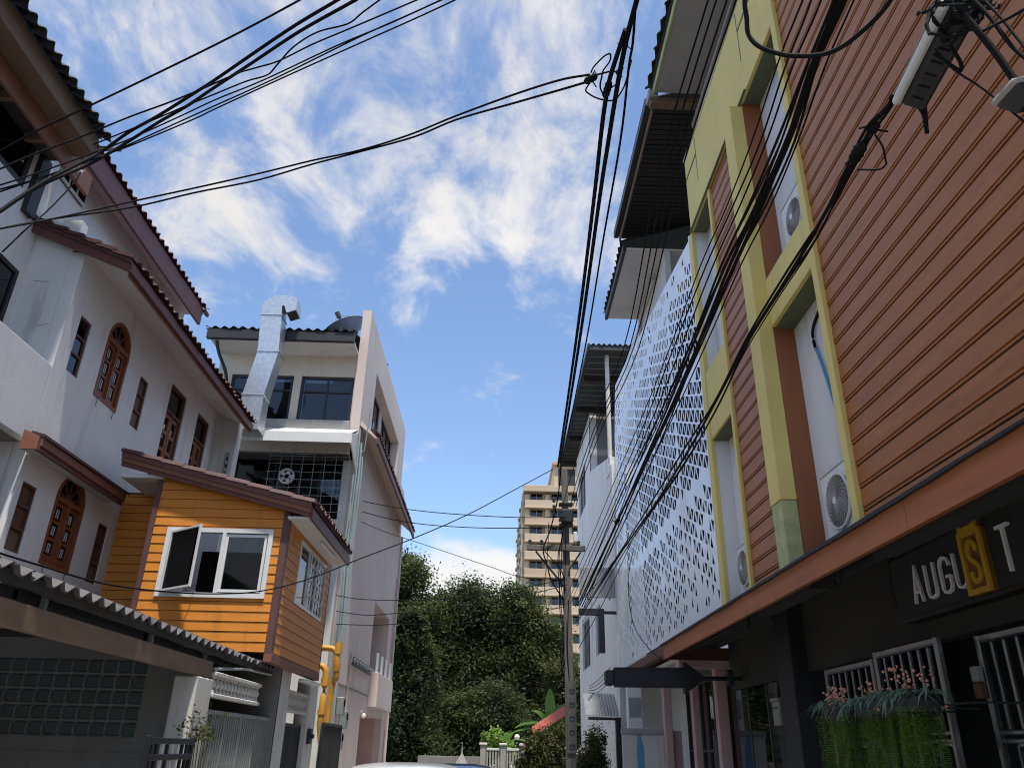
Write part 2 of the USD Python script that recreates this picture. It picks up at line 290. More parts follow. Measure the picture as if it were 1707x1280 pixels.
M('dish_mesh', (.14, .19, .26), (.11, .15, .21), 4, .5, metal=.3)
M('green_cloth', (.02, .08, .05), None, 2, .8)
M('clay_flower', (.62, .22, .13), (.75, .40, .30), 40, .7, island=.2)
glassmat('glass', (.50, .54, .55)); glassmat('glass_grey', (.28, .30, .33), .03)
MATS['glass_block'] = usdkit.material(stage, '/World/Looks/glass_block', {'g': ('geometry', {}), 'n': ('noise_texture', {'scale': 30.0, 'detail': 2.0}), 'b': ('bump', {'strength': .5, 'distance': .02}), 'p': ('principled_bsdf', {'base_color': (.055, .08, .08), 'roughness': .35})},
    [('g.position', 'n.vector'), ('n.fac', 'b.height'), ('b.normal', 'p.normal')], surface='p.BSDF')
leafmat('leaf_dark', (.030, .050, .013), (.125, .15, .04), .45); leafmat('leaf_mid', (.044, .066, .016), (.15, .17, .048), .45); leafmat('leaf_olive', (.05, .06, .014), (.13, .13, .036))
leafmat('leaf_light', (.22, .36, .07), (.42, .54, .16), .4, 2.5); leafmat('leaf_banana', (.10, .20, .045), (.20, .33, .09), .5, 1.5); leafmat('leaf_blue', (.12, .20, .14), (.22, .32, .22), .2, 6)

# ------------------------------------------------------------------ ground
tag(G().box(-900, 900, -400, 1500, -1.0, -0.16).build('ground', 'earth'), kind='structure')
tag(G().box(-3.2, 2.9, -12, 140, -0.15, 0.0).build('road', 'road_concrete'), kind='structure')
tag(G().box(-7.6, -3.204, -12, 34, -0.15, 0.12, .01).build('pavement', 'concrete'), kind='structure')
tag(G().box(2.904, 9.0, -12, 34, -0.15, 0.12, .01).build('pavement', 'concrete'), kind='structure')

# ------------------------------------------------------------------ left: near house (only its eave, balcony and side wall reach into the frame)
h = thing('near_house', 'white house nearest on the left with dark tiled eave and terracotta boards, topmost left', 'house')
rec = rect(-10, 10.995, 0, 11.1).difference(rect(9.0, 10.86, 7.45, 8.45)).difference(rect(6.6, 10.3, 9.7, 10.9))
G(PX(-7.9, 1)).ext(rec, -.2, 0).build('wall', 'white_plaster', h)
window(h, PX(-7.9, 1), 9.0, 10.86, 7.45, 8.45, 'steel_dark', 'glass_grey', cols=2, t=.07, w=-.05)
window(h, PX(-7.9, 1), 6.6, 10.3, 9.7, 10.9, 'steel_dark', 'glass_grey', cols=3, t=.09, w=-.05)
G().box(-7.15, -7.0, -10, 10.995, 5.58, 6.85, .015).build('balcony_parapet', 'white_plaster', h)
G().box(-7.895, -7.155, -10, 10.99, 5.58, 5.72).build('balcony_slab', 'grey_plaster', h)
G().box(-14, -7.905, -10, -9.8, 0, 11).build('wall', 'white_plaster', h)
G().box(-7.895, -7.80, 10.42, 10.66, 9.35, 10.495).build('post', 'steel_dark', h)
G().box(-7.05, -6.98, -8, 10.42, 10.50, 10.86, .012).build('fascia_board', 'wood_brown', h)
G().box(-7.36, -7.055, -8, 10.5, 10.54, 10.58).build('soffit', 'wood_brown', h)
G().box(-7.44, -7.37, 3, 11.15, 10.22, 10.62, .01).build('beam', 'terracotta', h)
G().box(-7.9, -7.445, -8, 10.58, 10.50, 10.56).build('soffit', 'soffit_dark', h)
for k in range(12):
    y = 9.9 - k * 0.9; G().box(-7.86, -7.46, y, y + .09, 10.36, 10.498).build('rafter', 'wood_brown', h)
up = (-.866, 0, .5)
tile_row(h, 'tile_dark', (-6.74, 2.0, 10.80), (-6.74, 10.5, 10.80), up, 36, .8, .04)
G().add([(-7.0, -8, 10.95), (-7.0, 10.5, 10.95), (-12, 10.5, 13.84), (-12, -8, 13.84), (-7.0, -8, 10.92), (-7.0, 10.5, 10.92), (-12, 10.5, 13.81), (-12, -8, 13.81)], [[0, 1, 2, 3], [7, 6, 5, 4], [0, 4, 5, 1], [1, 5, 6, 2], [2, 6, 7, 3], [3, 7, 4, 0]]).build('roof', 'tile_dark', h)
G().box(-7.0, -6.62, 10.46, 10.54, 10.70, 10.76, .01).build('gutter_bracket', 'steel_grey', h)

# ------------------------------------------------------------------ left: white house with arched windows
h = thing('white_house', 'white three storey house with arched wooden windows and maroon tiled eaves', 'house')
openings = [(arch(12.29, 13.14, 6.95, 8.08, 8.52), 'wood_red', 'u'), (arch(12.05, 12.94, 4.03, 5.08, 5.52), 'wood_red', 'l')]
narrow = [(11.36, 11.73, 6.96, 7.97, 'glass_grey'), (11.13, 11.52, 4.03, 5.03, None), (13.74, 14.12, 6.98, 8.0, None), (13.55, 13.91, 4.04, 5.05, None)]
doors = [(15.12, 15.98, 6.3, 8.5), (16.72, 17.48, 6.3, 8.5)]
wall = rect(11, 17.85, 0, 8.95)
for a, _, _ in openings: wall = wall.difference(a)
for a in narrow + doors: wall = wall.difference(rect(*a[:4]))
T = PX(-7.0, 1)
G(T).ext(wall, -.22, 0).build('wall', 'white_plaster', h)
G().box(-12, -7.225, 11.0, 11.2, 0, 9.6).build('wall', 'white_plaster', h)
for a, mt, _ in openings:
    x0, z0, x1, z1 = a.bounds; zs = z1 - .46
    x = numbered(h + '/arched_window'); UsdGeom.Xform.Define(stage, x)
    c = (x0 + x1) / 2
    fr = ring(a, .055).union(rect(x0, x1, zs - .03, zs + .05)).union(rect(c - .03, c + .03, z0, zs)).intersection(a)
    G(T).ext(fr, -.10, .015).build('frame', mt, x)
    for s, nm in ((-1, 'left'), (1, 'right')):
        u0, u1 = (x0 + .08, c - .035) if s < 0 else (c + .035, x1 - .08); v0, v1 = z0 + .08, zs - .035
        panes = [rect(u0 + .055, u1 - .055, v0 + .085 + k * (v1 - v0 - .10) / 3, v0 + .04 + (k + 1) * (v1 - v0 - .10) / 3) for k in range(3)]
        leaf = rect(u0, u1, v0, v1)
        for p in panes: leaf = leaf.difference(p)
        G(T).ext(leaf, -.075, -.03).build('shutter', mt, x)
        for p in panes:
            G(T).ext(p, -.06, -.052).build('pane', 'glass', x)
            q = p.bounds; cu = (q[0] + q[2]) / 2
            G(T).ext(rect(cu - .035, cu - .022, q[1] + .04, q[3] - .04).union(rect(cu + .022, cu + .035, q[1] + .04, q[3] - .04)), -.05, -.04).build('shutter_rod', 'alu_white', x)
    hub = (c, zs + .06)
    fan = Point(hub).buffer(.11).intersection(rect(x0, x1, zs + .04, z1))
    for t in np.linspace(.25, math.pi - .25, 5): fan = fan.union(LineString([hub, (c + .6 * math.cos(t), hub[1] + .6 * math.sin(t))]).buffer(.014))
    fan = fan.intersection(a.buffer(-.07)).intersection(rect(x0, x1, zs + .05, z1))
    G(T).ext(fan, -.08, -.04).build('fanlight_bars', 'wood_dark', x)
    G(T).ext(a.buffer(-.075).intersection(rect(x0, x1, zs + .05, z1)), -.07, -.064).build('pane', 'glass_grey', x)
    G(T).ext(a.buffer(-.005), -.215, -.20).build('curtain', 'interior_dark', x)
    for u in (x0 + .12, x1 - .12): G(T).tube([(u, z0, .0), (u, z0 - .02, .03), (u, z0 - .17, .03)], .006, 5).build('stay_hook', 'steel_dark', x)
for a in narrow:
    if a[4]: window(h, T, *a[:4], 'wood_dark', 'glass', t=.035, rows=3, w=-.08, bar=.025, back=-.21)
    else:
        x = numbered(h + '/narrow_window'); UsdGeom.Xform.Define(stage, x); r = rect(*a[:4])
        bars = ring(r, .03)
        for k in (1, 2): bars = bars.union(rect(a[0], a[1], a[2] + k * (a[3] - a[2]) / 3 - .015, a[2] + k * (a[3] - a[2]) / 3 + .015))
        G(T).ext(bars, -.10, -.02).build('frame', 'wood_dark', x)
        for k in range(3):
            z0, z1 = a[2] + k * (a[3] - a[2]) / 3 + .02, a[2] + (k + 1) * (a[3] - a[2]) / 3 - .02
            G(T).ext(rect(a[0] + .02, a[1] - .02, z0, z1), -.09, -.06).build('wood_panel', 'wood_dark' if k else 'wood_brown', x)
for a in doors:
    x = numbered(h + '/shuttered_door'); UsdGeom.Xform.Define(stage, x); zt = a[3] - .62
    fr = ring(rect(*a), .06).union(rect(a[0], a[1], zt, zt + .05)); G(T).ext(fr, -.12, -.02).build('frame', 'wood_dark', x)
    G(T).ext(rect(a[0] + .06, a[1] - .06, zt + .05, a[3] - .06), -.09, -.084).build('pane', 'glass_grey', x)
    G(T).ext(rect(a[0] + .02, a[1] - .02, a[2], a[3]), -.215, -.20).build('curtain', 'interior_dark', x)
    c = (a[0] + a[1]) / 2
    for u0, u1 in ((a[0] + .06, c - .01), (c + .01, a[1] - .06)):
        leaf = rect(u0, u1, a[2] + .02, zt - .01); ps = [rect(u0 + .08, u1 - .08, a[2] + .12 + k * .36, a[2] + .40 + k * .36) for k in range(4)]
        for p in ps: leaf = leaf.difference(p)
        G(T).ext(leaf, -.11, -.06).build('door_leaf', 'wood_red', x)
        for p in ps: G(T).ext(p, -.095, -.088).build('pane', 'glass', x)
# eave over the street wall, its soffit and the verge that turns towards the camera
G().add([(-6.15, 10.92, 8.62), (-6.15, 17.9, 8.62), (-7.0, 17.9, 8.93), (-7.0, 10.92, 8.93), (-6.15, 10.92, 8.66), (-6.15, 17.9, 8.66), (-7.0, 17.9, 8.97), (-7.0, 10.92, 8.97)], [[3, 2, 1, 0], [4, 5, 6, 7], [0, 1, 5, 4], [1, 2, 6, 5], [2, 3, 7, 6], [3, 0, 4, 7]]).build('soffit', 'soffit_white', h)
G().box(-6.15, -6.09, 10.86, 17.9, 8.50, 8.68, .01).build('fascia_board', 'maroon', h)
G().box(-6.165, -6.152, 10.9, 17.9, 8.44, 8.58, .004).build('fascia_board', 'terracotta', h)
sl = unit((-2.25, 0, .92)); p0 = np.array([-6.10, 0, 8.62])
def along(t, dz): return p0 + sl * t + np.array([0, 0, dz])
for nm, y0, y1, a, b, mt in (('verge_board', 10.82, 10.88, -.13, .06, 'maroon'), ('verge_board', 10.785, 10.818, .02, .10, 'plum_trim')):
    g = G(); g.hull([(along(t, d)[0], y, along(t, d)[2]) for t in (0, 2.5) for d in (a, b) for y in (y0, y1)]); g.build(nm, mt, h)
for k in range(8):                                          # stepped verge tiles
    t = k * .32; g = G(); q0, q1 = along(t - .03, .10), along(t + .36, .06)
    g.hull([(q[0], y, q[2] + d) for q, e in ((q0, .075), (q1, .05)) for d in (0, e) for y in (10.74, 11.0)]); g.build('verge_tile', 'tile_maroon', h)
tile_row(h, 'tile_maroon', (-6.02, 10.95, 8.70), (-6.02, 17.92, 8.70), sl, 30, .45, .03)
G().hull([along(t, d) + np.array([0, y, 0]) for t in (.12, 2.4) for d in (.05, .09) for y in (10.9, 17.95)]).build('roof', 'tile_maroon', h)
# set back upper storey and its eave
G().box(-8.4, -8.2, 10.62, 12.0, 9.2, 11.55).build('wall', 'white_plaster', h)
uw = rect(12.0, 17.5, 9.2, 11.55)
G(PX(-8.2, 1)).ext(uw, -.2, 0).build('wall', 'white_plaster', h)
G().box(-14, -8.405, 17.3, 17.5, 0, 11.5).build('wall', 'white_plaster', h)
x = window(h, PX(-8.195, 1), 11.35, 12.32, 10.86, 11.32, 'alu_white', 'glass_grey', t=.04, cols=3, w=.03, depth=.04, bar=.03, back=.002)
G().box(-8.195, -7.72, 10.62, 17.5, 11.50, 11.54).build('soffit', 'soffit_white', h)
G().box(-7.75, -7.68, 10.5, 17.35, 11.12, 11.60, .01).build('fascia_board', 'maroon', h)
tile_row(h, 'tile_maroon', (-7.62, 10.55, 11.62), (-7.62, 17.45, 11.62), (-.88, 0, .47), 28, .5, .035)
G().add([(-7.70, 10.5, 11.58), (-7.70, 17.5, 11.58), (-12, 17.5, 13.9), (-12, 10.5, 13.9), (-7.70, 10.5, 11.55), (-7.70, 17.5, 11.55), (-12, 17.5, 13.87), (-12, 10.5, 13.87)], [[0, 1, 2, 3], [7, 6, 5, 4], [0, 4, 5, 1], [1, 5, 6, 2], [2, 6, 7, 3], [3, 7, 4, 0]]).build('roof', 'tile_maroon', h)
G().box(-7.69, -7.62, 17.36, 17.62, 11.50, 11.60, .01).build('eave_end', 'tile_maroon', h)
# little hood over the lower arched window
G().box(-6.995, -6.74, 10.80, 13.55, 5.42, 5.46).build('hood_soffit', 'white_plaster_old', h)
G().box(-6.74, -6.69, 10.76, 13.58, 5.37, 5.50, .008).build('hood_fascia', 'maroon', h); G().box(-6.688, -6.66, 10.76, 13.58, 5.44, 5.57, .006).build('hood_fascia', 'terracotta', h)
G().hull([(-6.63, 10.72, 5.57), (-6.63, 13.62, 5.57), (-6.995, 10.98, 5.72), (-6.995, 13.62, 5.72), (-6.63, 10.72, 5.61), (-6.63, 13.62, 5.61), (-6.995, 10.98, 5.76), (-6.995, 13.62, 5.76)]).build('hood_roof', 'tile_maroon', h)
G().hull([(x, y, z) for x, z in ((-6.95, 5.38), (-6.70, 5.38), (-6.70, 5.58), (-6.95, 5.68)) for y in (10.72, 10.755)]).build('hood_end', 'terracotta', h)
# hairline cracks with peeled paint at the near corner
for (u0, v0, n, s) in ((-7.75, 7.05, 9, 3), (-7.72, 8.36, 6, 5), (-7.45, 7.55, 5, 9)):
    r2 = np.random.default_rng(s); p = [(u0 + k * .05, 10.997, v0 + r2.uniform(-.02, .02) + .004 * k) for k in range(n)]
    G().tube(p, .003, 4).build('crack', 'interior_dark', h)

pw = thing('party_wall', 'pale rendered party wall end between the white house and the beige building', 'wall')
G().box(-7.5, -6.46, 17.95, 18.25, 0, 9.1, .01).build('wall', 'white_plaster_old', pw)
br = thing('insulator_bracket', 'small steel wire bracket with insulators on the pale party wall', 'bracket')
G().box(-6.62, -6.57, 17.90, 17.949, 7.45, 7.95, .004).build('rail', 'steel_dark', br)
for z in (7.5, 7.68, 7.86): G().lathe((-6.595, 17.86, z), [(0, -.04), (.035, -.035), (.045, 0), (.03, .03), (.045, .05), (0, .06)], 10).build('insulator', 'steel_grey', br)
# ------------------------------------------------------------------ left: orange clad annex
h = thing('orange_annex', 'orange clapboard annex on the first floor with maroon lean-to roof', 'house')
X0, X1, Y0, Y1, ZB = -5.97, -3.6, 13.2, 16.95, 2.92
def ztop(x): return 5.42 + (-3.6 - x) * .262
win = (-5.58, -3.87, 3.80, 4.86)
def boards(parent, T, u0, u1, v0, v1, pitch, mat, cut=None, top=None, lip=.018, gap=.012):
    """overlapping boards, each a mesh with a bevelled lower lip"""
    k = 0; v = v0
    while v < v1 - .01:
        b = min(v + pitch, v1); p = rect(u0, u1, v + gap, b)
        if top is not None: p = p.intersection(top)
        if cut is not None: p = p.difference(cut)
        for g in getattr(p, 'geoms', [p]):
            if g.is_empty or g.area < .004: continue
            hh = trimesh.creation.extrude_polygon(g, 1.0, engine='earcut'); vv = np.array(hh.vertices)
            tilt = lip * (1 - (vv[:, 1] - v) / pitch)                     # thicker at the foot, like lapped siding
            vv[:, 2] = np.where(vv[:, 2] > .5, .012 + tilt, 0.0) + rng.uniform(-.0008, .0008)
            G(T).add(vv, hh.faces).build('board', mat, parent)
        v += pitch; k += 1
topf = Polygon([(X0 + .1, 0), (X1 - .1, 0), (X1 - .1, ztop(X1 - .1)), (X0 + .1, ztop(X0 + .1))])
boards(h, PY(Y0), X0 + .1, X1 - .1, ZB, 6.2, .155, 'orange_board', rect(*win), topf, lip=.012, gap=.008)
boards(h, PY(14.2), -6.995, X0 + .0, ZB, 5.75, .155, 'orange_board', lip=.012, gap=.008)
swin = rect(14.15, 16.45, 3.86, 4.98)
boards(h, PX(X1, 1), Y0 + .1, Y1 - .06, ZB, 5.36, .155, 'orange_board', swin, lip=.012, gap=.008)
G().box(X0 + .02, X1 - .02, Y0 + .015, Y1 - .02, ZB, ZB + .1).build('floor_slab', 'plum_trim', h)
body = topf.intersection(rect(-9, 0, ZB + .101, 9)).difference(rect(*win)); G(PY(Y0 + .012)).ext(body, -.10, -.001).build('wall', 'plum_trim', h)
G(PX(X1 - .012, 1)).ext(rect(Y0 + .13, Y1, ZB + .1, 5.40).difference(swin), -.10, -.001).build('wall', 'plum_trim', h)
G().box(-7.0, X0, 14.212, 14.3, ZB, 5.8).build('wall', 'plum_trim', h)
G().box(X0 + .0, X0 + .1, Y0 + .11, 14.2, ZB, 6.0).build('wall', 'orange_board', h)
for x in (X0, X1 - .1): G().box(x, x + .1 + (.02 if x > -4 else 0), Y0 - .03, Y0 + .1, ZB - .02, ztop(x + .05) - .02, .006).build('corner_trim', 'plum_trim', h)
G().box(X1 - .05, X1 + .02, Y1 - .06, Y1 + .02, ZB, 5.38, .006).build('corner_trim', 'plum_trim', h)
G().box(X1 - .1, X1 + .03, Y0 - .03, Y1, ZB - .14, ZB - .005, .006).build('sill_beam', 'terracotta', h)
# front window: white frame, right pane shut, left casement swung out
T = PY(Y0); x = numbered(h + '/window'); UsdGeom.Xform.Define(stage, x)
u0, u1, v0, v1 = win; c = (u0 + u1) / 2 + .08
G(T).ext(ring(rect(u0 - .045, u1 + .045, v0 - .045, v1 + .045), .075).union(rect(c - .03, c + .03, v0, v1)), -.06, .05).build('frame', 'alu_white', x)
G(T).ext(ring(rect(c + .03, u1 - .05, v0 + .05, v1 - .05), .045), -.02, .03).build('sash', 'alu_white', x)
G(T).ext(rect(c + .07, u1 - .09, v0 + .09, v1 - .09), .0, .006).build('pane', 'glass', x)
a = math.radians(38); w = c - .03 - (u0 + .05); hinge = np.array([u0 + .05, 0, 0])
TT = (np.array([[math.cos(a), 0, math.sin(a)], [-math.sin(a), 0, math.cos(a)], [0, 1, 0]]), np.array([u0 + .05, Y0 - .055, 0]))
TT = (np.array([[math.cos(a), 0, -math.sin(a)], [-math.sin(a), 0, -math.cos(a)], [0, 1, 0]]), np.array([u0 + .05, Y0 - .055, 0]))
G(TT).ext(ring(rect(0, w, v0 + .03, v1 - .03), .032), -.015, .02).build('open_casement', 'alu_white', x)
G(TT).ext(rect(.04, w - .04, v0 + .07, v1 - .07), 0, .006).build('pane', 'glass_grey', x)
G().tube([(u0 + .1 + w * .6, Y0 - .02, v0 + .05), (u0 + .05 + w * .62 * math.cos(a), Y0 - .055 - w * .62 * math.sin(a), v0 + .06)], .008, 5).build('stay_arm', 'steel_grey', x)
G(T).ext(rect(u0, u1, v0, v1), -1.6, -1.58).build('curtain', 'interior_dark', x)
G(T).ext(rect(c - .38, c - .33, v0, v1 - .2).union(rect(u0 + .2, c - .33, v1 - .28, v1 - .24)), -1.2, -1.1).build('cupboard_edge', 'steel_dark', x)
# side window with steel bars
x = window(h, PX(X1, 1), 14.15, 16.45, 3.86, 4.98, 'alu_white', 'glass', t=.06, cols=3, w=-.03, depth=.06, back=-.3)
g = G(PX(X1, 1))
for u in np.linspace(15.0, 16.35, 6): g.box(u - .008, u + .008, 3.9, 4.94, .035, .05)
for k in range(5):
    for j in range(3): g.ext(LineString([(15.0 + k * .27, 4.1 + j * .28), (15.27 + k * .27, 4.30 + j * .28)]).buffer(.008), .051, .06)
g.build('security_bars', 'alu_white', x)
# roof: boarded verge towards the camera, eave along the street
R0, R1, YF, YR = -6.6, -3.2, 13.02, 16.75
def rz(xx): return 5.30 + (R1 - xx) * .245
for y0, y1, a, b, mt in ((YF, YF + .05, -.20, -.02, 'maroon'), (YF - .035, YF - .002, -.13, .0, 'terracotta'), (YF - .06, YF - .037, -.05, .06, 'maroon')):
    G().hull([(xx, y, rz(xx) + d) for xx in (R0, R1) for d in (a, b) for y in (y0, y1)]).build('verge_board', mt, h)
for k in range(9):
    xa = R1 + .05 - k * .39; xb = xa - .41
    if xa < R0 + .1: break
    pts = []
    for xx, e in ((xa, .02), (max(xb, R0 - .02), .0)):
        for t in np.linspace(0, math.pi, 7): pts.append((xx, YF + .02 - .11 * math.cos(t), rz(xx) + .03 + e + .085 * math.sin(t)))
    G().hull(pts).build('verge_tile', 'tile_maroon', h)
G().box(R1 - .02, R1 + .03, YF, YR, 5.06, 5.26, .008).build('fascia_board', 'maroon', h)
G().box(R1 - .40, R1 - .02, YF + .05, YR, 5.08, 5.12).build('soffit', 'soffit_white', h)
G().box(X0 - .62, X0 + .1, 13.08, 14.19, 5.74, 5.80).build('soffit', 'white_plaster', h)
G().hull([(xx, y, rz(xx) + d) for xx in (R0, R1 + .05) for d in (.0, .04) for y in (YF + .1, YR)]).build('roof', 'tile_maroon', h)
tile_row(h, 'tile_maroon', (R1 + .10, YF + .12, 5.33), (R1 + .10, YR, 5.33), (-.97, 0, .245), 22, .4, .03)
G().box(-3.36, -3.30, 14.6, 15.9, 5.02, 5.07, .01).build('tube_lamp', 'globe_white', h)
G().box(-7.0, -3.7, 14.4, 14.5, .1, 2.9).build('ground_floor_wall', 'grey_plaster', h)
for yy in np.arange(15.0, 16.9, .5): G().box(-3.69, -3.64, yy, yy + .02, 2.80, 2.82)
g = G().box(-3.66, -3.5, 15.6, 16.8, 2.66, 2.72, .01); g.build('tube_lamp', 'globe_white', h)

# ------------------------------------------------------------------ left: carport in front of the houses
h = thing('carport', 'low carport with grey corrugated tile roof and brown timber fascia beam, bottom left', 'carport')
cu = unit((-3.25, 0, .98))
tile_row(h, 'tile_grey', (-3.74, 3.0, 2.80), (-3.74, 14.1, 2.74), cu, 46, .9, .036, .014)
G().hull([(-3.83, -6, 2.74), (-3.83, 14.1, 2.68), (-6.99, -6, 3.68), (-6.99, 14.1, 3.62), (-3.83, -6, 2.76), (-3.83, 14.1, 2.70), (-6.99, -6, 3.70), (-6.99, 14.1, 3.64)]).build('roof', 'tile_dark', h)
G().box(-3.86, -3.78, -6, 11.15, 2.38, 2.58, .008).build('fascia_beam', 'wood_brown', h)
G().box(-3.96, -3.90, -6, 14.2, 2.60, 2.70, .006).build('purlin', 'steel_dark', h)
yy = np.arange(2.5, 14.2, .1); ed = Polygon([(y, 2.70 - .005 * (y - 3) + .02 * (meshkit.noise(np.array([[y * 2.3, 0, 0]]))[0] - .5)) for y in yy] + [(y, 2.81 - .005 * (y - 3)) for y in yy[::-1]]); G(PX(-3.79, 1)).ext(ed, -.02, .01).build('eave_board', 'tile_dark', h)
for y in (2.5, 4.6, 6.9, 9.2, 11.0): G().box(-3.90, -3.85, y, y + .05, 2.575, 2.72, .004).build('strut', 'steel_grey', h)
G().box(-6.99, -3.9, 6.5, 6.56, 2.62, 2.70).build('rafter', 'steel_dark', h); G().box(-6.99, -3.9, 9.1, 9.16, 2.62, 2.70).build('rafter', 'steel_dark', h)
G().tube([(-3.78, 11.2, 2.50), (-3.78, 12.6, 2.62), (-3.78, 14.1, 2.66)], .022, 6).build('edge_pipe', 'steel_grey', h)

h = thing('glass_block_wall', 'dim grey wall with a grid of glass blocks beneath the carport roof', 'wall')
T = PY(11.22); gx0, gx1, gz0, gz1 = -6.9, -4.66, 1.64, 2.60
G(T).ext(Polygon([(-6.99, .1), (-4.07, .1), (-4.07, 2.66), (-6.99, 3.55)]).difference(rect(gx0, gx1, gz0, gz1)), -.15, 0).build('wall', 'grey_plaster', h)
nb, nr = 11, 5; bw, bh = (gx1 - gx0) / nb, (gz1 - gz0) / nr
G(T).ext(rect(gx0, gx1, gz0, gz1), -.14, -.03).build('mortar', 'grey_plaster', h)
for i in range(nb):
    for j in range(nr):
        G(T).box(gx0 + i * bw + .012, gx0 + (i + 1) * bw - .012, gz0 + j * bh + .014, gz0 + (j + 1) * bh - .014, -.058, -.012, .018).build('glass_block', 'glass_block', h)
        G(T).box(gx0 + (i + 1) * bw - .022, gx0 + (i + 1) * bw + .004, gz0 + j * bh + .03, gz0 + (j + 1) * bh - .03, -.057, -.008, .004).build('joint', 'grey_plaster', h)
G(T).box(-6.99, -4.07, 1.40, 1.46, .001, .03).build('ledge', 'grey_plaster', h)

# pillars, baluster screens and gates along the pavement
def pillar(x0, x1, y0, y1, z1, label, name='gate_pillar'):
    p = thing(name, label, 'pillar'); G().box(x0, x1, y0, y1, .12, z1, .02).build('shaft', 'white_plaster_old', p); return p
p = pillar(-4.06, -3.76, 10.6, 11.2, 2.37, 'grey rendered carport pillar between the glass block wall and gate')
p2 = pillar(-3.98, -3.70, 14.42, 15.2, 2.82, 'tall white gate pillar under the near corner of the orange annex')
p3 = pillar(-4.0, -3.72, 17.0, 17.75, 2.80, 'white pillar carrying a dark intercom beside the yellow pipes')
ic = thing('intercom', 'small dark intercom box on the white pillar beside the yellow pipes', 'intercom')
G().box(-3.715, -3.66, 17.12, 17.38, 1.62, 1.90, .01).build('case', 'steel_dark', ic); G().box(-3.66, -3.60, 17.18, 17.3, 1.72, 1.80, .008).build('visor', 'steel_dark', ic)
def baluster(y0, y1, z0, z1, label):
    p = thing('baluster_screen', label, 'screen'); G().box(-3.86, -3.74, y0, y1, z1, z1 + .05, .01).build('top_rail', 'white_plaster_old', p); G().box(-3.86, -3.74, y0, y1, z0 - .05, z0, .01).build('bottom_rail', 'white_plaster_old', p)
    n = int((y1 - y0) / .155)
    for i in range(n):
        y = y0 + (i + .5) * (y1 - y0) / n; H = z1 - z0
        G().lathe((-3.80, y, z0), [(.0, 0), (.042, 0), (.042, .03), (.022, .06), (.048, H * .42), (.048, H * .55), (.02, H * .85), (.042, H - .03), (.042, H), (0, H)], 8).build('baluster', 'white_plaster_old', p, smooth=40)
    G().box(-3.95, -3.93, y0, y1, z0, z1).build('backing', 'rose_wall', p)
baluster(11.22, 13.5, 2.20, 2.42, 'white baluster screen above the tall steel gate')
baluster(15.25, 16.95, 2.19, 2.46, 'white baluster screen above the dark folding gate')
def gate(name, x, y0, y1, z1, n, mat, label, posts=2, frame=.045):
    p = thing(name, label, 'gate')
    for i in range(posts + 1):
        y = y0 + (y1 - y0) * i / posts; G().box(x - frame / 2, x + frame / 2, y - frame / 2, y + frame / 2, .15, z1, .004).build('stile', mat, p)
    G().box(x - frame / 2, x + frame / 2, y0 + frame / 2 + .001, y1 - frame / 2 - .001, z1 - .05, z1 + .002, .004).build('top_rail', mat, p); G().box(x - frame / 2, x + frame / 2, y0 + frame / 2 + .001, y1 - frame / 2 - .001, .2, .26, .004).build('bottom_rail', mat, p)
    for i in range(n):
        y = y0 + (i + .5) * (y1 - y0) / n; G().box(x - .012, x + .012, y - .018, y + .018, .262, z1 - .052).build('bar', mat, p)
    G().box(x - .05, x - .04, y0, y1, .26, z1 - .05).build('backing_sheet', 'steel_grey', p); return p
gate('steel_gate', -3.80, 11.25, 14.38, 2.0, 30, 'steel_grey', 'tall grey steel gate of narrow upright bars below the baluster screen', 4)
gate('folding_gate', -3.84, 15.25, 16.95, 1.96, 22, 'steel_dark', 'dark folding gate between the two tall white pillars', 2)
gate('slatted_gate', -3.6, 18.0, 20.2, 2.04, 20, 'steel_dark', 'narrow dark slatted gate at the foot of the yellow pipes', 2)
g0 = thing('black_grate', 'low black steel grating with pale slats at the lower left edge of the gateway', 'grating')
for y in (9.0, 10.3): G().box(-3.62, -3.57, y, y + .05, .12, 1.66, .005).build('stile', 'black_paint', g0)
for z in (1.58, 1.42, 1.25): G().box(-3.62, -3.57, 9.051, 10.299, z, z + .06, .005).build('rail', 'black_paint', g0)
for i in range(8): G().box(-3.61, -3.58, 9.1 + i * .15, 9.14 + i * .15, .2, 1.579).build('slat', 'alu_white' if i in (2, 4, 5) else 'black_paint', g0)
pt = thing('creeping_plant', 'sparse dry creeper at the foot of the grey carport pillar', 'plant')
g = G()
for i in range(260):
    c = np.array([-3.72 + rng.normal(0, .08), 10.9 + rng.normal(0, .25), 1.62 + abs(rng.normal(0, .16))]); d = unit(rng.normal(size=3)); e = unit(np.cross(d, rng.normal(size=3))); s = rng.uniform(.02, .045)
    g.add([c - d * s, c + e * s * .4, c + d * s, c - e * s * .4], [[0, 1, 2, 3]])
g.build('foliage', 'leaf_olive', pt)
for i in range(5): G().tube(smooth_path([(-3.72, 10.8 + .1 * i, .12), (-3.70, 10.8 + .09 * i, 1.1), (-3.72, 10.75 + .14 * i, 1.8)]), .006, 4).build('stem', 'bark', pt)

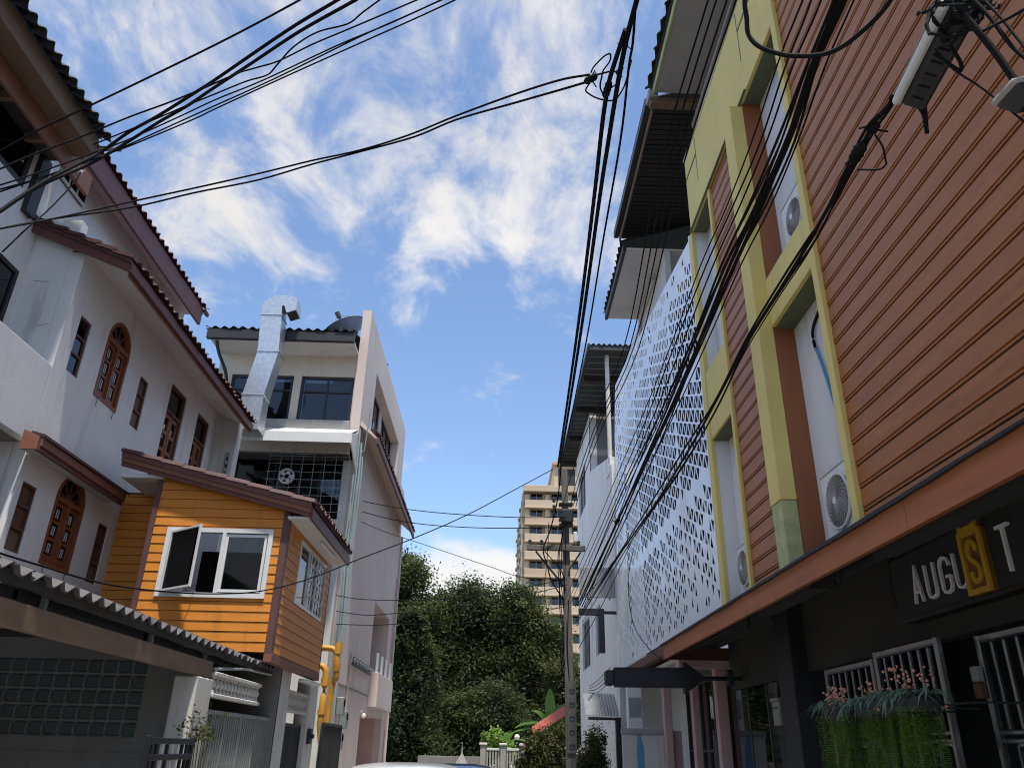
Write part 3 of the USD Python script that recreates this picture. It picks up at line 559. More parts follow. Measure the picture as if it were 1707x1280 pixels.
# yellow drain pipes
def pipe(name, pts, r, mat, label, cat='pipe', group=None, n=10, joints=()):
    p = thing(name, label, cat, group); G().tube(smooth_path(pts, 4), r, n).build('tube', mat, p, smooth=50)
    for (a, b) in joints: G().tube([a, b], r * 1.25, n).build('collar', mat, p, smooth=40)
    return p
pipe('drain_pipe', [(-4.15, 18.4, 3.20), (-3.90, 18.4, 3.20), (-3.78, 18.4, 3.14), (-3.74, 18.4, 2.95), (-3.74, 18.4, 2.0), (-3.74, 18.4, .15)], .07, 'yellow_pipe', 'thick yellow drain pipe bending down in front of its twin', 'pipe', joints=[((-3.74, 18.4, 2.95), (-3.74, 18.4, 2.78)), ((-3.74, 18.4, 2.30), (-3.74, 18.4, 2.20))])
pipe('drain_pipe', [(-4.1, 18.9, 3.62), (-3.80, 18.9, 3.62), (-3.66, 18.9, 3.54), (-3.62, 18.9, 3.30), (-3.62, 18.95, 2.95), (-3.70, 19.0, 2.7), (-3.74, 19.0, .15)], .07, 'yellow_pipe', 'second yellow drain pipe with the higher elbow, behind the first', 'pipe', joints=[((-3.62, 18.9, 3.75), (-3.62, 18.9, 3.5)), ((-3.62, 18.9, 3.3), (-3.62, 18.92, 3.15))])

# ------------------------------------------------------------------ left: beige shophouse
h = thing('beige_shophouse', 'four storey pale pink shophouse with a sharp parapet fin', 'building')
XS = -4.0
# fin and street wall (facing +x)
up_open = rect(22.3, 28.6, 10.0, 12.3)
G(PX(XS, 1)).ext(rect(20.42, 30.3, 9.32, 13.48).difference(up_open), -.26, 0).build('parapet_wall', 'pink_plaster', h)
low = rect(21.2, 31.6, .1, 9.31).difference(rect(26.3, 30.2, 3.9, 5.9)).difference(rect(25.4, 30.4, .1, 2.5))
G(PX(XS, 1)).ext(low, -.26, 0).build('wall', 'pink_plaster', h)
G().box(-4.26, -4.0, 30.31, 31.6, 9.312, 11.2, .01).build('wall', 'pink_plaster', h)
G().box(-4.9, -4.262, 22.3, 28.6, 12.3, 12.42).build('reveal', 'pink_plaster', h); G().box(-4.9, -4.262, 22.1, 22.3, 9.9, 12.4).build('reveal', 'pink_plaster', h); G().box(-4.9, -4.262, 22.3, 28.6, 9.88, 9.999).build('reveal', 'pink_plaster', h)
window(h, PX(-4.34, 1), 22.3, 25.2, 10.0, 12.3, 'steel_dark', 'glass', cols=3, rows=2, t=.07, w=-.03)
G().box(-4.5, -4.262, 25.2, 25.6, 10.0, 12.3).build('mullion', 'pink_plaster', h)
window(h, PX(-4.34, 1), 25.6, 28.6, 10.0, 12.3, 'steel_dark', 'glass', cols=3, rows=2, t=.07, w=-.03)
G().box(-4.9, -4.262, 28.6, 28.8, 9.9, 12.4).build('reveal', 'pink_plaster', h); G().box(-8.1, -4.262, 20.801, 31.2, 8.94, 8.999).build('floor_slab', 'grey_plaster', h); G().box(-8.1, -4.262, 31.25, 31.5, .1, 13).build('back_wall', 'grey_plaster', h); G().box(-4.99, -4.95, 20.81, 31.2, 9.0, 13.2).build('inner_wall', 'interior_dark', h)
# recess with railing, doorway recess
G().box(-5.2, -4.262, 26.1, 26.3, 3.8, 6.0).build('reveal', 'pink_plaster', h); G().box(-5.2, -4.262, 30.2, 30.4, 3.8, 6.0).build('reveal', 'pink_plaster', h); G().box(-5.2, -4.262, 26.3, 30.2, 5.9, 6.0).build('reveal', 'pink_plaster', h); G().box(-5.3, -5.2, 26.1, 30.4, 2.6, 6.0).build('reveal', 'grey_plaster', h); G().box(-5.2, -4.262, 26.1, 30.4, 3.7, 3.799).build('reveal', 'pink_plaster', h)
G().box(-4.0, -3.72, 26.6, 30.5, 2.72, 3.75, .015).build('balcony', 'pink_plaster', h)
for y in (26.7, 27.8, 28.9, 30.1): G().box(-3.86, -3.80, y, y + .28, 3.752, 4.35, .006).build('rail_panel', 'alu_white', h)
G().box(-5.3, -5.2, 25.2, 30.6, .1, 2.55).build('reveal', 'rose_wall', h); G().box(-5.2, -4.262, 25.2, 25.4, .1, 2.6).build('reveal', 'pink_plaster', h); G().box(-5.2, -4.262, 30.4, 30.6, .1, 2.6).build('reveal', 'rose_wall', h); G().box(-5.2, -4.262, 25.4, 30.4, 2.5, 2.6).build('reveal', 'pink_plaster', h)
G().box(-3.999, -3.97, 21.2, 26.5, 3.02, 3.05).build('string_line', 'grey_plaster', h)
# tile capped awning along the street
G().hull([(XS, y, z) for y in (20.55, 31.2) for z in (9.95, 9.80)] + [(-3.46, y, z) for y in (20.55, 31.2) for z in (9.42, 9.36)]).build('awning_slab', 'pink_plaster', h)
G().box(-3.50, -3.43, 20.5, 31.25, 9.24, 9.44, .01).build('awning_fascia', 'maroon', h)
tile_row(h, 'tile_maroon', (-3.40, 20.5, 9.47), (-3.40, 31.25, 9.47), (-.72, 0, .69), 48, .35, .025)
G().tube([(-3.92, 31.35, 9.3), (-3.92, 31.35, .2)], .05, 8).build('downpipe', 'pink_plaster', h); G().tube([(-3.94, 31.0, 7.6), (-3.94, 31.0, .2)], .025, 6).build('downpipe', 'rose_wall', h)
# front towards the camera
T = PY(20.6)
top = rect(-8.1, -4.262, 9.0, 12.1)
wins = [(-7.88, -6.08, 9.88, 11.32), (-5.86, -4.32, 9.86, 11.32)]
for w_ in wins: top = top.difference(rect(*w_))
G(T).ext(top, -.2, 0).build('front_wall', 'cream_plaster', h)
for w_ in wins: window(h, T, *w_, 'steel_dark', 'glass_grey', cols=2, t=.08, w=-.10, bar=.05, bars_v=[w_[2] + .98], back=-.5)
G().box(-8.35, -4.262, 19.75, 20.6, 11.98, 12.03).build('soffit', 'soffit_white', h)
G().box(-8.45, -4.262, 19.62, 19.75, 11.98, 12.26, .01).build('gutter', 'steel_dark', h)
tile_row(h, 'tile_dark', (-4.27, 19.60, 12.30), (-8.5, 19.60, 12.30), (0, .95, .32), 16, .6, .035)
G().hull([(x_, y, z + d) for x_ in (-8.5, -4.27) for y, z in ((19.65, 12.27), (26, 14.4)) for d in (0, .03)]).build('roof', 'tile_dark', h)
G().tube(smooth_path([(-8.2, 19.8, 12.0), (-8.15, 20.0, 11.7), (-7.98, 20.4, 11.2), (-7.96, 20.5, 10.6)]), .05, 8).build('gutter_pipe', 'steel_dark', h)
G().box(-8.3, -8.102, 20.6, 31.5, 0, 12.0).build('wall', 'white_plaster_old', h)
G().box(-8.1, -4.262, 20.35, 20.6, 9.56, 9.86, .01).build('sill_band', 'concrete', h)
# third floor: white awning sheet, dark glazed bay behind a steel grid
lowf = rect(-8.1, -4.262, .1, 9.0).difference(rect(-7.5, -4.45, 7.2, 8.95)); G().box(-7.5, -4.3, 20.7, 20.99, 8.9, 8.935).build('lintel', 'soffit_dark', h); G(PY(21.0)).ext(lowf, -.2, 0).build('front_wall', 'white_plaster_old', h)
G().hull([(x_, y, z) for x_ in (-7.5, -4.02) for y, z in ((20.34, 9.55), (20.34, 9.51), (19.57, 9.16), (19.57, 9.12))]).build('sheet_awning', 'soffit_dark', h); G().hull([(x_, y, z) for x_ in (-7.5, -4.02) for y, z in ((20.34, 9.58), (20.34, 9.555), (19.57, 9.19), (19.57, 9.165))]).build('sheet_awning', 'white_paint', h)
g = G()
for i in range(46): xx = -7.48 + i * .0755; g.box(xx, xx + .035, 19.535, 19.548, 8.90, 9.17)
g.build('awning_flutes', 'white_paint', h); G().box(-7.5, -4.02, 19.549, 19.56, 8.90, 9.18).build('awning_valance', 'white_paint', h)
G().hull([(-4.03, y, z) for y, z in ((19.56, 8.9), (19.56, 9.15), (20.4, 9.5), (20.9, 8.4))] + [(-4.0, y, z) for y, z in ((19.56, 8.9), (19.56, 9.15), (20.4, 9.5), (20.9, 8.4))]).build('awning_cheek', 'white_paint', h)
window(h, PY(21.2), -7.5, -6.35, 7.2, 8.95, 'steel_dark', 'glass_grey', t=.05, w=0); window(h, PY(21.2), -6.30, -4.45, 7.2, 8.95, 'steel_dark', 'glass_grey', cols=3, t=.05, w=0)
g = G(PY(20.3))
for u in np.arange(-6.3, -4.3, .30): g.box(u - .006, u + .006, 7.1, 8.95, 0, .012)
for v in np.arange(7.2, 8.9, .22): g.box(-6.35, -4.2, v - .005, v + .005, .013, .023)
g.build('steel_grid', 'steel_grey', h)
p = thing('wall_fan', 'round pale extractor fan behind the steel grid of the shophouse', 'fan')
G(PY(20.9)).ext(Point(-5.95, 8.35).buffer(.22).difference(Point(-5.95, 8.35).buffer(.18)), 0, .08).build('ring', 'alu_white', p)
for k in range(5): t = k * 1.2566; G(PY(20.9)).ext(LineString([(-5.95, 8.35), (-5.95 + .17 * math.cos(t), 8.35 + .17 * math.sin(t))]).buffer(.05), .02, .035).build('blade', 'alu_white', p)

# galvanised exhaust duct
p = thing('exhaust_duct', 'shiny galvanised steel exhaust duct rising crooked past the dark windows', 'duct')
def duct(a, b, w, d, name):
    a, b = np.array(a, float), np.array(b, float); g = G()
    g.hull([q + np.array([sx * w / 2, sy * d / 2, 0]) for q in (a, b) for sx in (-1, 1) for sy in (-1, 1)]); g.build(name, 'galvanised', p)
DX = [(-6.63, 19.25, 8.95), (-6.63, 19.25, 9.95), (-6.42, 19.25, 11.05), (-6.56, 19.25, 12.25), (-6.55, 19.25, 12.85)]
DX = [(-6.62, 19.25, 9.0), (-6.62, 19.25, 9.98), (-6.42, 19.25, 11.28), (-6.50, 19.25, 12.42), (-6.55, 19.25, 12.92)]
for a, b in zip(DX[:3], DX[1:4]): duct(a, b, .57, .52, 'duct_section')
duct((-6.50, 19.25, 12.42), (-6.52, 19.25, 12.72), .55, .52, 'duct_section')
for q in DX[1:4]: G().box(q[0] - .305, q[0] + .305, 18.97, 19.53, q[2] - .02, q[2] + .02, .005).build('flange', 'galvanised', p)
c, r0, r1 = (-6.22, 12.70), .10, .58                                   # goose neck turning over to the right
arc = [(c[0] + r1 * math.cos(t), c[1] + .36 * math.sin(t)) for t in np.linspace(math.pi, .9, 12)] + [(-5.84, 12.60), (-6.10, 12.50)] + [(c[0] + r0 * math.cos(t), c[1] - .02 + .05 * math.sin(t)) for t in np.linspace(1.2, math.pi, 6)]
G(PY(19.5)).ext(Polygon(arc), 0, .5).build('goose_neck', 'galvanised', p)
G().hull([(x_, y, z) for x_, z in ((-6.08, 12.49), (-5.86, 12.585), (-6.06, 12.54), (-5.88, 12.62)) for y in (19.04, 19.46)]).build('outlet', 'interior_dark', p)

# satellite dish
p = thing('satellite_dish', 'mesh satellite dish tilted up on the dark shophouse roof', 'satellite dish')
dc = np.array([-5.25, 23.0, 14.0]); ax = unit((-.45, -.10, .88)); e1 = unit(np.cross(ax, [0, 1, 0])); e2 = np.cross(ax, e1)
R_ = .75; rr = np.linspace(0, 1, 5); aa = np.arange(24) * 2 * np.pi / 24
V = np.array([dc + (e1 * math.cos(t) + e2 * math.sin(t)) * R_ * r + ax * .26 * r * r for r in rr for t in aa])
f = [[i * 24 + j, i * 24 + (j + 1) % 24, (i + 1) * 24 + (j + 1) % 24, (i + 1) * 24 + j] for i in range(4) for j in range(24)]
G().add(np.vstack([V, V - ax * .01]), f + [[a_ + 120 for a_ in q[::-1]] for q in f]).build('reflector', 'dish_mesh', p, smooth=60)
for k in range(8): t = k * math.pi / 4; G().tube([dc + (e1 * math.cos(t) + e2 * math.sin(t)) * R_ * r + ax * (.26 * r * r + .012) for r in np.linspace(0, 1, 6)], .012, 5).build('rib', 'steel_dark', p)
G().tube([dc + (e1 * math.cos(t) + e2 * math.sin(t)) * R_ + ax * .26 for t in np.linspace(0, 2 * np.pi, 25)], .015, 5).build('rim', 'steel_dark', p)
fp = dc + ax * .78
G().tube([fp - ax * .10, fp + ax * .12], [.075, .09], 10).build('feed_horn', 'steel_dark', p)
for t in (.3, 2.4, 4.5): G().tube([dc + (e1 * math.cos(t) + e2 * math.sin(t)) * R_ * .98 + ax * .25, fp], .008, 5).build('strut', 'steel_grey', p)
G().tube([dc - ax * .02, dc + np.array([0, .1, -.35])], .03, 6).build('mast', 'steel_dark', p)

# bundle of conduits down the corner of the shophouse
for k, (dx, dy, r) in enumerate(((0, 0, .022), (.07, .02, .03), (.14, 0, .018), (.03, .12, .035), (-.07, .05, .02))):
    pipe('conduit', [(-3.95 + dx, 20.35 + dy, 9.6 - .4 * k), (-3.93 + dx, 20.35 + dy, 8.2), (-3.96 + dx * 1.1, 20.35 + dy, 6.1), (-3.92 + dx, 20.35 + dy, 4.4), (-3.97 + dx, 20.35 + dy, 2.6 + .3 * k), (-3.97 + dx, 20.35 + dy, .2)], r, 'verdigris_pipe', 'thin grey green conduit in the bundle down the near corner of the shophouse', 'conduit', 'conduits at the shophouse corner', 6)
pipe('vent_pipe', [(-3.86, 20.38, 8.95), (-3.78, 20.34, 8.97), (-3.76, 20.34, 9.3), (-3.72, 20.34, 10.25)], .016, 'steel_grey', 'thin bent vent pipe rising against the sharp pink fin', 'pipe')
p = thing('wall_bracket', 'rusty wire bracket with a row of small insulators on the pink street wall', 'bracket')
G().box(-3.999, -3.94, 22.6, 22.66, 2.3, 3.9, .005).build('upright', 'rose_wall', p); G().box(-3.96, -3.90, 22.7, 26.2, 3.62, 3.68, .005).build('rail', 'steel_dark', p)
for k in range(7): G().lathe((-3.91, 22.9 + k * .5, 3.70), [(0, 0), (.05, .0), (.06, .06), (.03, .10), (.05, .13), (0, .16)], 8).build('insulator', 'steel_grey', p)
p = thing('meter_box', 'grey electricity meter boxes on the foot of the pink street wall', 'meter box')
for y, z in ((21.3, 2.3), (21.9, 2.0), (21.5, 1.5)): G().box(-3.98, -3.80, y, y + .3, z, z + .42, .015).build('box', 'steel_grey', p); G().box(-3.799, -3.79, y + .05, y + .25, z + .2, z + .36, .004).build('window', 'glass_grey', p)
p = thing('wall_lamp', 'small white lamp or camera at the doorway corner of the pink wall', 'wall lamp')
G().box(-3.999, -3.93, 25.25, 25.33, 2.5, 2.58, .006).build('base', 'alu_white', p); G().lathe((-3.88, 25.28, 2.42), [(0, -.08), (.06, -.05), (.07, 0), (.05, .06), (0, .08)], 12).build('globe', 'globe_white', p, smooth=50)
# ------------------------------------------------------------------ right: shop with yellow frame and red boards
h = thing('red_board_shop', 'shop building with yellow frame and red brown lapped boards, right foreground', 'building')
FX = 3.3; T = PX(FX, -1); ZB = 3.30; BX = FX + .23
# board fields (upper boards run on above the frame edge of the picture)
prof = [(0, 0), (0, .012), (.004, .0145), (.014, .0145), (.018, .002), (.030, .002), (.033, .016), (.196, .010), (.196, 0)]
for y0, y1, zt_ in ((-3.0, 6.80, 12.2), (8.62, 10.06, 9.95)):                       # lapped boards with a beaded lower edge
    for z in np.arange(3.40, zt_ - .05, .213):
        e = rng.uniform(-.0015, .0015); pr = Polygon([(FX - w_ - e, z + min(v_, zt_ - z)) for v_, w_ in prof])
        if not pr.is_valid: pr = pr.buffer(0)
        G(PY(0)).ext(pr, -y1, -y0).build('board', 'red_board', h)
G().box(FX, FX + .2, -3, 6.8, 3.2, 12.3).build('wall', 'dark_wall', h); G().box(FX, FX + .2, 8.3, 10.1, 3.2, 10.0).build('wall', 'dark_wall', h)
# yellow frame
G().box(FX - .06, FX + .02, 6.80, 6.93, ZB, 12.2, .006).build('frame_post', 'yellow_plaster', h)
G().box(FX - .21, FX - .022, 8.26, 8.60, 4.16, 9.90, .008).build('pilaster', 'yellow_plaster', h)
G().box(FX - .20, FX - .022, 8.27, 8.59, ZB, 4.155, .008).build('pilaster_foot', 'yellow_mossy', h)
G().box(FX - .22, FX - .15, 8.24, 8.62, ZB + .0, ZB + .14, .006).build('pilaster_foot', 'yellow_mossy', h)
G().box(FX - .05, BX - .004, 6.935, 8.255, 6.32, 6.98, .006).build('spandrel', 'yellow_plaster', h)
G().box(FX - .05, FX + .30, 6.935, 11.30, 9.95, 11.50, .008).build('top_beam', 'yellow_plaster', h)
G().box(FX - .075, FX - .051, 8.0, 11.30, 9.93, 9.96).build('drip_edge', 'green_soffit', h)
G().box(FX - .07, FX + .32, -3, 11.33, 11.501, 11.56, .006).build('coping', 'white_paint', h)
G().box(FX - .05, FX + .30, -3, 6.795, 12.21, 12.5).build('top_beam', 'yellow_plaster', h)
for y in (10.55, 8.0): G().box(FX - .054, FX - .049, y, y + .02, 10.5, 11.45).build('plaster_joint', 'green_soffit', h)
G().box(FX - .056, FX - .049, 10.57, 11.29, 11.05, 11.10).build('plaster_joint', 'green_soffit', h); G().box(FX - .056, FX - .049, 7.25, 8.0, 11.05, 11.10).build('plaster_joint', 'green_soffit', h)
G().box(FX - .05, FX + .02, 11.28, 11.50, ZB, 9.945, .006).build('frame_post', 'yellow_plaster', h)
G().box(FX - .05, FX + .02, 10.08, 10.17, ZB, 9.945, .006).build('frame_post', 'yellow_plaster', h)
G().box(FX - .035, BX - .004, 10.175, 11.275, 6.02, 7.15, .006).build('spandrel', 'yellow_plaster', h)
# recesses: red reveal on the far side, white back wall, green soffits
BX = FX + .23
G().box(FX - .02, BX, 8.262, 8.598, ZB, 9.94).build('reveal', 'red_panel', h)
G().box(BX, BX + .1, 6.6, 8.6, 3.45, 10.6).build('recess_wall', 'white_plaster', h); G().box(BX, BX + .1, 10.0, 11.5, 3.45, 10.6).build('recess_wall', 'white_plaster', h)
G().box(FX + .021, BX - .002, 11.285, 11.45, ZB, 9.94).build('reveal', 'white_plaster', h)
for y0, y1, z in ((6.94, 8.255, 6.30), (6.94, 8.255, 9.93), (10.175, 11.275, 6.0), (10.175, 11.275, 9.93)): G().box(FX + .0, BX - .002, y0, y1, z, z + .018).build('recess_soffit', 'green_soffit', h)
G().box(BX - .05, BX - .003, 6.97, 8.25, 7.0, 7.02).build('ledge', 'yellow_plaster', h)
for z in (4.25, 4.75, 5.25, 3.9): G(PX(BX, -1)).ext(Point(10.9, z).buffer(.018, 6), 0.001, .006).build('wall_plug', 'steel_dark', h)
G().box(FX + .2, 12, -3, 11.45, 12.505, 12.6).build('roof_slab', 'concrete', h); G().box(FX + .63, FX + .8, -3, 11.45, 3.65, 12.5).build('inner_wall', 'grey_plaster', h)
pipe('hose', [(3.56, 7.15, 6.25), (3.52, 7.5, 6.12), (3.5, 7.69, 5.98), (3.5, 7.71, 5.82), (3.5, 7.68, 5.72)], .018, 'cable', 'black hose end above the blue tube in the lower recess', 'hose', n=8)
pipe('blue_tube', [(3.5, 7.68, 5.74), (3.5, 7.54, 5.3), (3.5, 7.40, 4.75), (3.52, 7.28, 4.3)], .018, 'blue_pipe', 'blue tube running down the white recess to the largest air conditioner', 'tube', n=8)
# air conditioners
def ac(y0, y1, z0, z1, cy, cz, r, label):
    p = thing('air_conditioner', label, 'air conditioner', 'outdoor units in the yellow framed recesses'); xa, xb = FX + .03, FX + .225
    G().box(xa, xb, y0, y1, z0, z1, .02).build('casing', 'white_paint', p)
    G().box(xa - .005, xa, y0 + .01, y1 - .01, z1 - .035, z1 - .025).build('seam', 'steel_grey', p)
    T = PX(xa, -1)
    G(T).ext(Point(cy, cz).buffer(r, 24), .0, .006).build('fan_well', 'grille_dark', p)
    g = G(T)
    for k in range(1, 15): g.tube([(cy + r * k / 15 * math.cos(t), cz + r * k / 15 * math.sin(t), .045 - .02 * (k / 15) ** 2) for t in np.linspace(0, 2 * math.pi, 33)], .0042, 4, False)
    for k in range(26):
        a0 = k * 2 * math.pi / 26; g.tube([(cy + r * q * math.cos(a0 + 1.1 * q), cz + r * q * math.sin(a0 + 1.1 * q), .052 - .02 * q * q) for q in np.linspace(.12, 1, 8)], .0045, 4, False)
    g.build('fan_grille', 'fan_grille', p)
    G(T).tube([(cy + r * 1.02 * math.cos(t), cz + r * 1.02 * math.sin(t), .02) for t in np.linspace(0, 2 * math.pi, 41)], .014, 6, False).build('grille_rim', 'white_paint', p)
    G(T).ext(Point(cy, cz).buffer(.035, 10), .05, .06).build('hub', 'alu_white', p)
    for k in range(3): t = k * 2.094 + .4; G(T).ext(LineString([(cy, cz), (cy + r * .85 * math.cos(t), cz + r * .85 * math.sin(t))]).buffer(r * .22), .008, .014).build('fan_blade', 'steel_dark', p)
    G().box(xa + .02, xb, y0 + .05, y0 + .1, z0 - .05, z0 - .002).build('foot', 'steel_grey', p); G().box(xa + .02, xb, y1 - .1, y1 - .05, z0 - .05, z0 - .002).build('foot', 'steel_grey', p)
ac(6.84, 7.72, 3.47, 4.24, 7.33, 3.87, .26, 'largest and lowest air conditioner, beside the red reveal above the canopy')
ac(6.84, 7.66, 7.03, 7.62, 7.28, 7.24, .22, 'upper air conditioner sitting on the yellow spandrel')
ac(10.19, 10.80, 3.5, 4.22, 10.50, 3.88, .23, 'air conditioner in the narrow recess beside the perforated screen')

# roofs over and behind the facade
h = thing('shop_roof', 'grey boarded eave with dark tiles high above the yellow facade, top right', 'roof')
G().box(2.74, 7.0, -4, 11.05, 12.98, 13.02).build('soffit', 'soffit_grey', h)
G().box(2.70, 2.74, -4, 11.1, 12.94, 13.10, .006).build('fascia_board', 'yellow_mossy', h)
tile_row(h, 'tile_dark', (2.60, 3.0, 13.14), (2.60, 11.15, 13.14), (.93, 0, .36), 26, .6, .04)
G().hull([(x_, y, z + d) for x_, z in ((2.66, 13.10), (7.5, 15.0)) for y in (-4, 11.15) for d in (0, .03)]).build('roof', 'tile_dark', h)
G().box(3.95, 4.1, -4, 11.3, 11.6, 12.98).build('wall', 'soffit_grey', h)
h = thing('slatted_roof', 'dark timber slatted eave overhanging the far end of the yellow facade', 'roof')
G().box(2.66, 7, 11.12, 11.30, 12.80, 12.94, .01).build('edge_beam', 'wood_brown', h); G().box(2.62, 2.80, 11.05, 11.32, 12.90, 13.06, .01).build('beam_end', 'concrete', h)
for k in range(30):
    y = 11.34 + k * .142; G().box(2.78, 6.5, y, y + .118, 12.86 + rng.uniform(-.008, .008), 12.90).build('slat', 'slat_wood', h)
G().box(2.76, 6.5, 11.33, 15.6, 12.905, 12.93).build('deck', 'soffit_dark', h)
G().box(2.72, 2.76, 11.33, 15.62, 12.80, 13.0, .006).build('fascia_board', 'wood_brown', h); G().box(2.60, 2.715, 11.33, 15.66, 12.92, 13.06, .01).build('gutter', 'steel_dark', h)
G().hull([(x_, y, z + d) for x_, z in ((2.60, 13.07), (7.5, 14.9)) for y in (11.33, 15.66) for d in (0, .03)]).build('roof', 'tile_dark', h)
h = thing('white_eave', 'whitish boarded eave with dark tile edge behind the top of the perforated screen', 'roof')
G().box(2.76, 6.5, 14.9, 18.1, 12.08, 12.12).build('soffit', 'soffit_white', h)
G().box(2.68, 2.755, 14.9, 18.15, 12.06, 12.24, .008).build('fascia_board', 'steel_dark', h)
tile_row(h, 'tile_dark', (2.64, 14.9, 12.26), (2.64, 18.18, 12.26), (.93, 0, .36), 12, .5, .035)
G().hull([(x_, y, z + d) for x_, z in ((2.68, 12.25), (7.5, 13.9)) for y in (14.9, 18.18) for d in (0, .03)]).build('roof', 'tile_dark', h)
G().box(3.62, 3.75, 14.9, 22.0, 9.6, 12.07).build('wall', 'soffit_white', h)
G().tube(smooth_path([(3.58, 16.0, 11.98), (3.58, 17.6, 11.98), (3.58, 17.95, 11.9), (3.58, 18.0, 11.5), (3.58, 18.0, 9.6)]), .045, 8).build('gutter_pipe', 'soffit_white', h)

# ------------------------------------------------------------------ right: perforated white screen and the house behind it
h = thing('screen_house', 'house clad with a tall white screen of perforated triangles', 'building')
PXT = PX(FX, -1)
ztp = lambda y: 10.02 + (y - 11.56) * .150 if y < 21 else 11.44
edges_y = [11.62, 13.7, 15.8, 17.9, 20.0, 22.0]; edges_z = [3.55, 5.6, 7.7, 9.8, 11.6]
full = Polygon([(11.62, 3.55), (22.0, 3.55), (21.2, 9.9), (20.75, 11.42), (11.62, 10.02)])
tri = []
hr = np.random.default_rng(5)
for j in range(-44, 40):
    for i in range(80):
        y = 11.76 + i * .150; z = 3.4 + j * .262 + (y - 11.6) * .43
        if not 3.6 < z < 11.4: continue
        dens = np.interp(z, [3.6, 4.4, 5.2, 6.0, 8.2, 9.2, 11.4], [.55, .72, 1.0, 1.3, 1.3, 1.1, .85]); n = meshkit.noise(np.array([[y * 1.3, z * 1.6, 0.0]]))[0]
        if hr.random() > dens * (.88 + .24 * n): continue
        hh = np.interp(z, [3.6, 6.0, 8.0, 9.0, 11.4], [.17, .222, .225, .20, .18]); ww = np.interp(z, [3.6, 6, 8, 9.2, 11.4], [.115, .20, .205, .15, .125])
        s = 1 if i % 2 else -1
        tri.append(Polygon([(y - ww / 2, z - s * hh / 2 - .215 * ww), (y + ww / 2, z - s * hh / 2 + .215 * ww), (y, z + s * hh / 2)]))
tree = shapely.STRtree(tri)
for a, b in zip(edges_y, edges_y[1:]):
    for c, d in zip(edges_z, edges_z[1:]):
        cell = rect(a + .0015, b - .0015, c + .0015, d - .0015).intersection(full)
        if cell.is_empty or cell.area < .02: continue
        inn = cell.buffer(-.02, join_style=2); idx = tree.query(inn, predicate='contains')
        holes = [list(tri[k].exterior.coords) for k in idx]
        for g in getattr(cell, 'geoms', [cell]): G(PXT).ext(Polygon(g.exterior.coords, [q for q in holes if g.contains(Polygon(q))]), 0, .003).build('screen_panel', 'panel_white', h)
G().box(FX - .03, FX + .10, 11.53, 11.60, 3.5, 10.05, .004).build('screen_edge', 'panel_white', h)
for y in edges_y[1:-1]: G().box(FX + .02, FX + .08, y - .03, y + .03, 3.6, ztp(y) - .1).build('screen_stud', 'steel_grey', h)
G().box(FX + .62, FX + .8, 11.5, 21.3, 3.36, 10.8).build('wall', 'soffit_dark', h); G().box(FX + .1, FX + .61, 11.62, 11.7, 3.5, 10.0).build('side_wall', 'soffit_dark', h)
for (a, b, c, d) in ((12.4, 14.6, 4.6, 6.2), (16.2, 18.6, 4.6, 6.2), (12.6, 14.8, 7.6, 9.2), (16.2, 18.8, 7.6, 9.2)): window(h, PX(FX + .615, -1), a, b, c, d, 'steel_dark', 'glass_grey', cols=2, w=0, back=.0)
G().box(FX - .05, FX + .6, 15.0, 22.2, 3.32, 3.50, .01).build('dark_ledge', 'wood_dark', h)
G().box(FX + .1, FX + .6, 11.6, 21.9, 3.42, 3.50).build('bottom_closer', 'steel_grey', h)
G().box(FX + .63, 7, 15.35, 22.0, 3.26, 3.34).build('floor_slab', 'soffit_grey', h); G().box(FX + .81, 7, 11.6, 21.95, 10.7, 10.8).build('roof_slab', 'concrete', h)
# rose coloured ground floor behind the screen
G().box(3.35, 7, 15.0, 15.3, 3.02, 3.30, .01).build('beam', 'rose_wall', h); G().box(3.4, 7, 15.31, 21.2, 3.16, 3.24).build('soffit', 'white_plaster_old', h)
for (x_, y, wd) in ((4.05, 15.2, .20), (3.98, 16.8, .18), (3.60, 17.8, .16), (3.3, 20.6, .3)): G().box(x_, x_ + wd, y, y + .22, .1, 3.15, .012).build('column', 'rose_wall', h)
G().box(5.3, 5.4, 15.0, 21.3, .1, 3.2).build('wall', 'interior_dark', h)
for (y0, y1) in ((15.5, 16.6), (17.1, 17.75)): window(h, PX(4.12, -1), y0, y1, .4, 2.9, 'steel_dark', 'glass_grey', cols=2, rows=2, w=0, t=.05, back=-.5)
G().box(3.62, 3.98, 18.0, 18.06, .1, 2.03, .008).build('gate_panel', 'rose_wall', h)
p = thing('sign_panel', 'dirty white sign panel with a blue spearhead shape, under the black arrow', 'sign')
G().box(2.72, 3.58, 18.0, 18.06, .5, 1.95, .006).build('panel', 'white_plaster_old', p); G().box(2.70, 3.60, 17.96, 18.08, 1.952, 2.06, .008).build('top_rail', 'concrete', p)
G(PY(18.0)).ext(Polygon([(3.02, .95), (3.13, .95), (3.17, 1.3), (3.16, 1.7), (3.10, 1.94), (3.04, 1.94), (3.01, 1.6)]), .001, .012).build('blue_shape', 'blue_pipe', p)
for x_ in (2.74, 3.5): G().box(x_, x_ + .05, 18.02, 18.05, .0, .5).build('leg', 'steel_grey', p)
p = thing('meter_box', 'pale electricity meter box on a post beside the sign panel', 'meter box')
G().box(2.95, 3.28, 18.6, 18.8, 2.05, 3.0, .015).build('box', 'white_paint', p); G().box(2.98, 3.25, 18.585, 18.6, 2.3, 2.7, .004).build('door', 'steel_grey', p); G().box(3.08, 3.16, 18.65, 18.75, .1, 2.05).build('post', 'steel_grey', p)

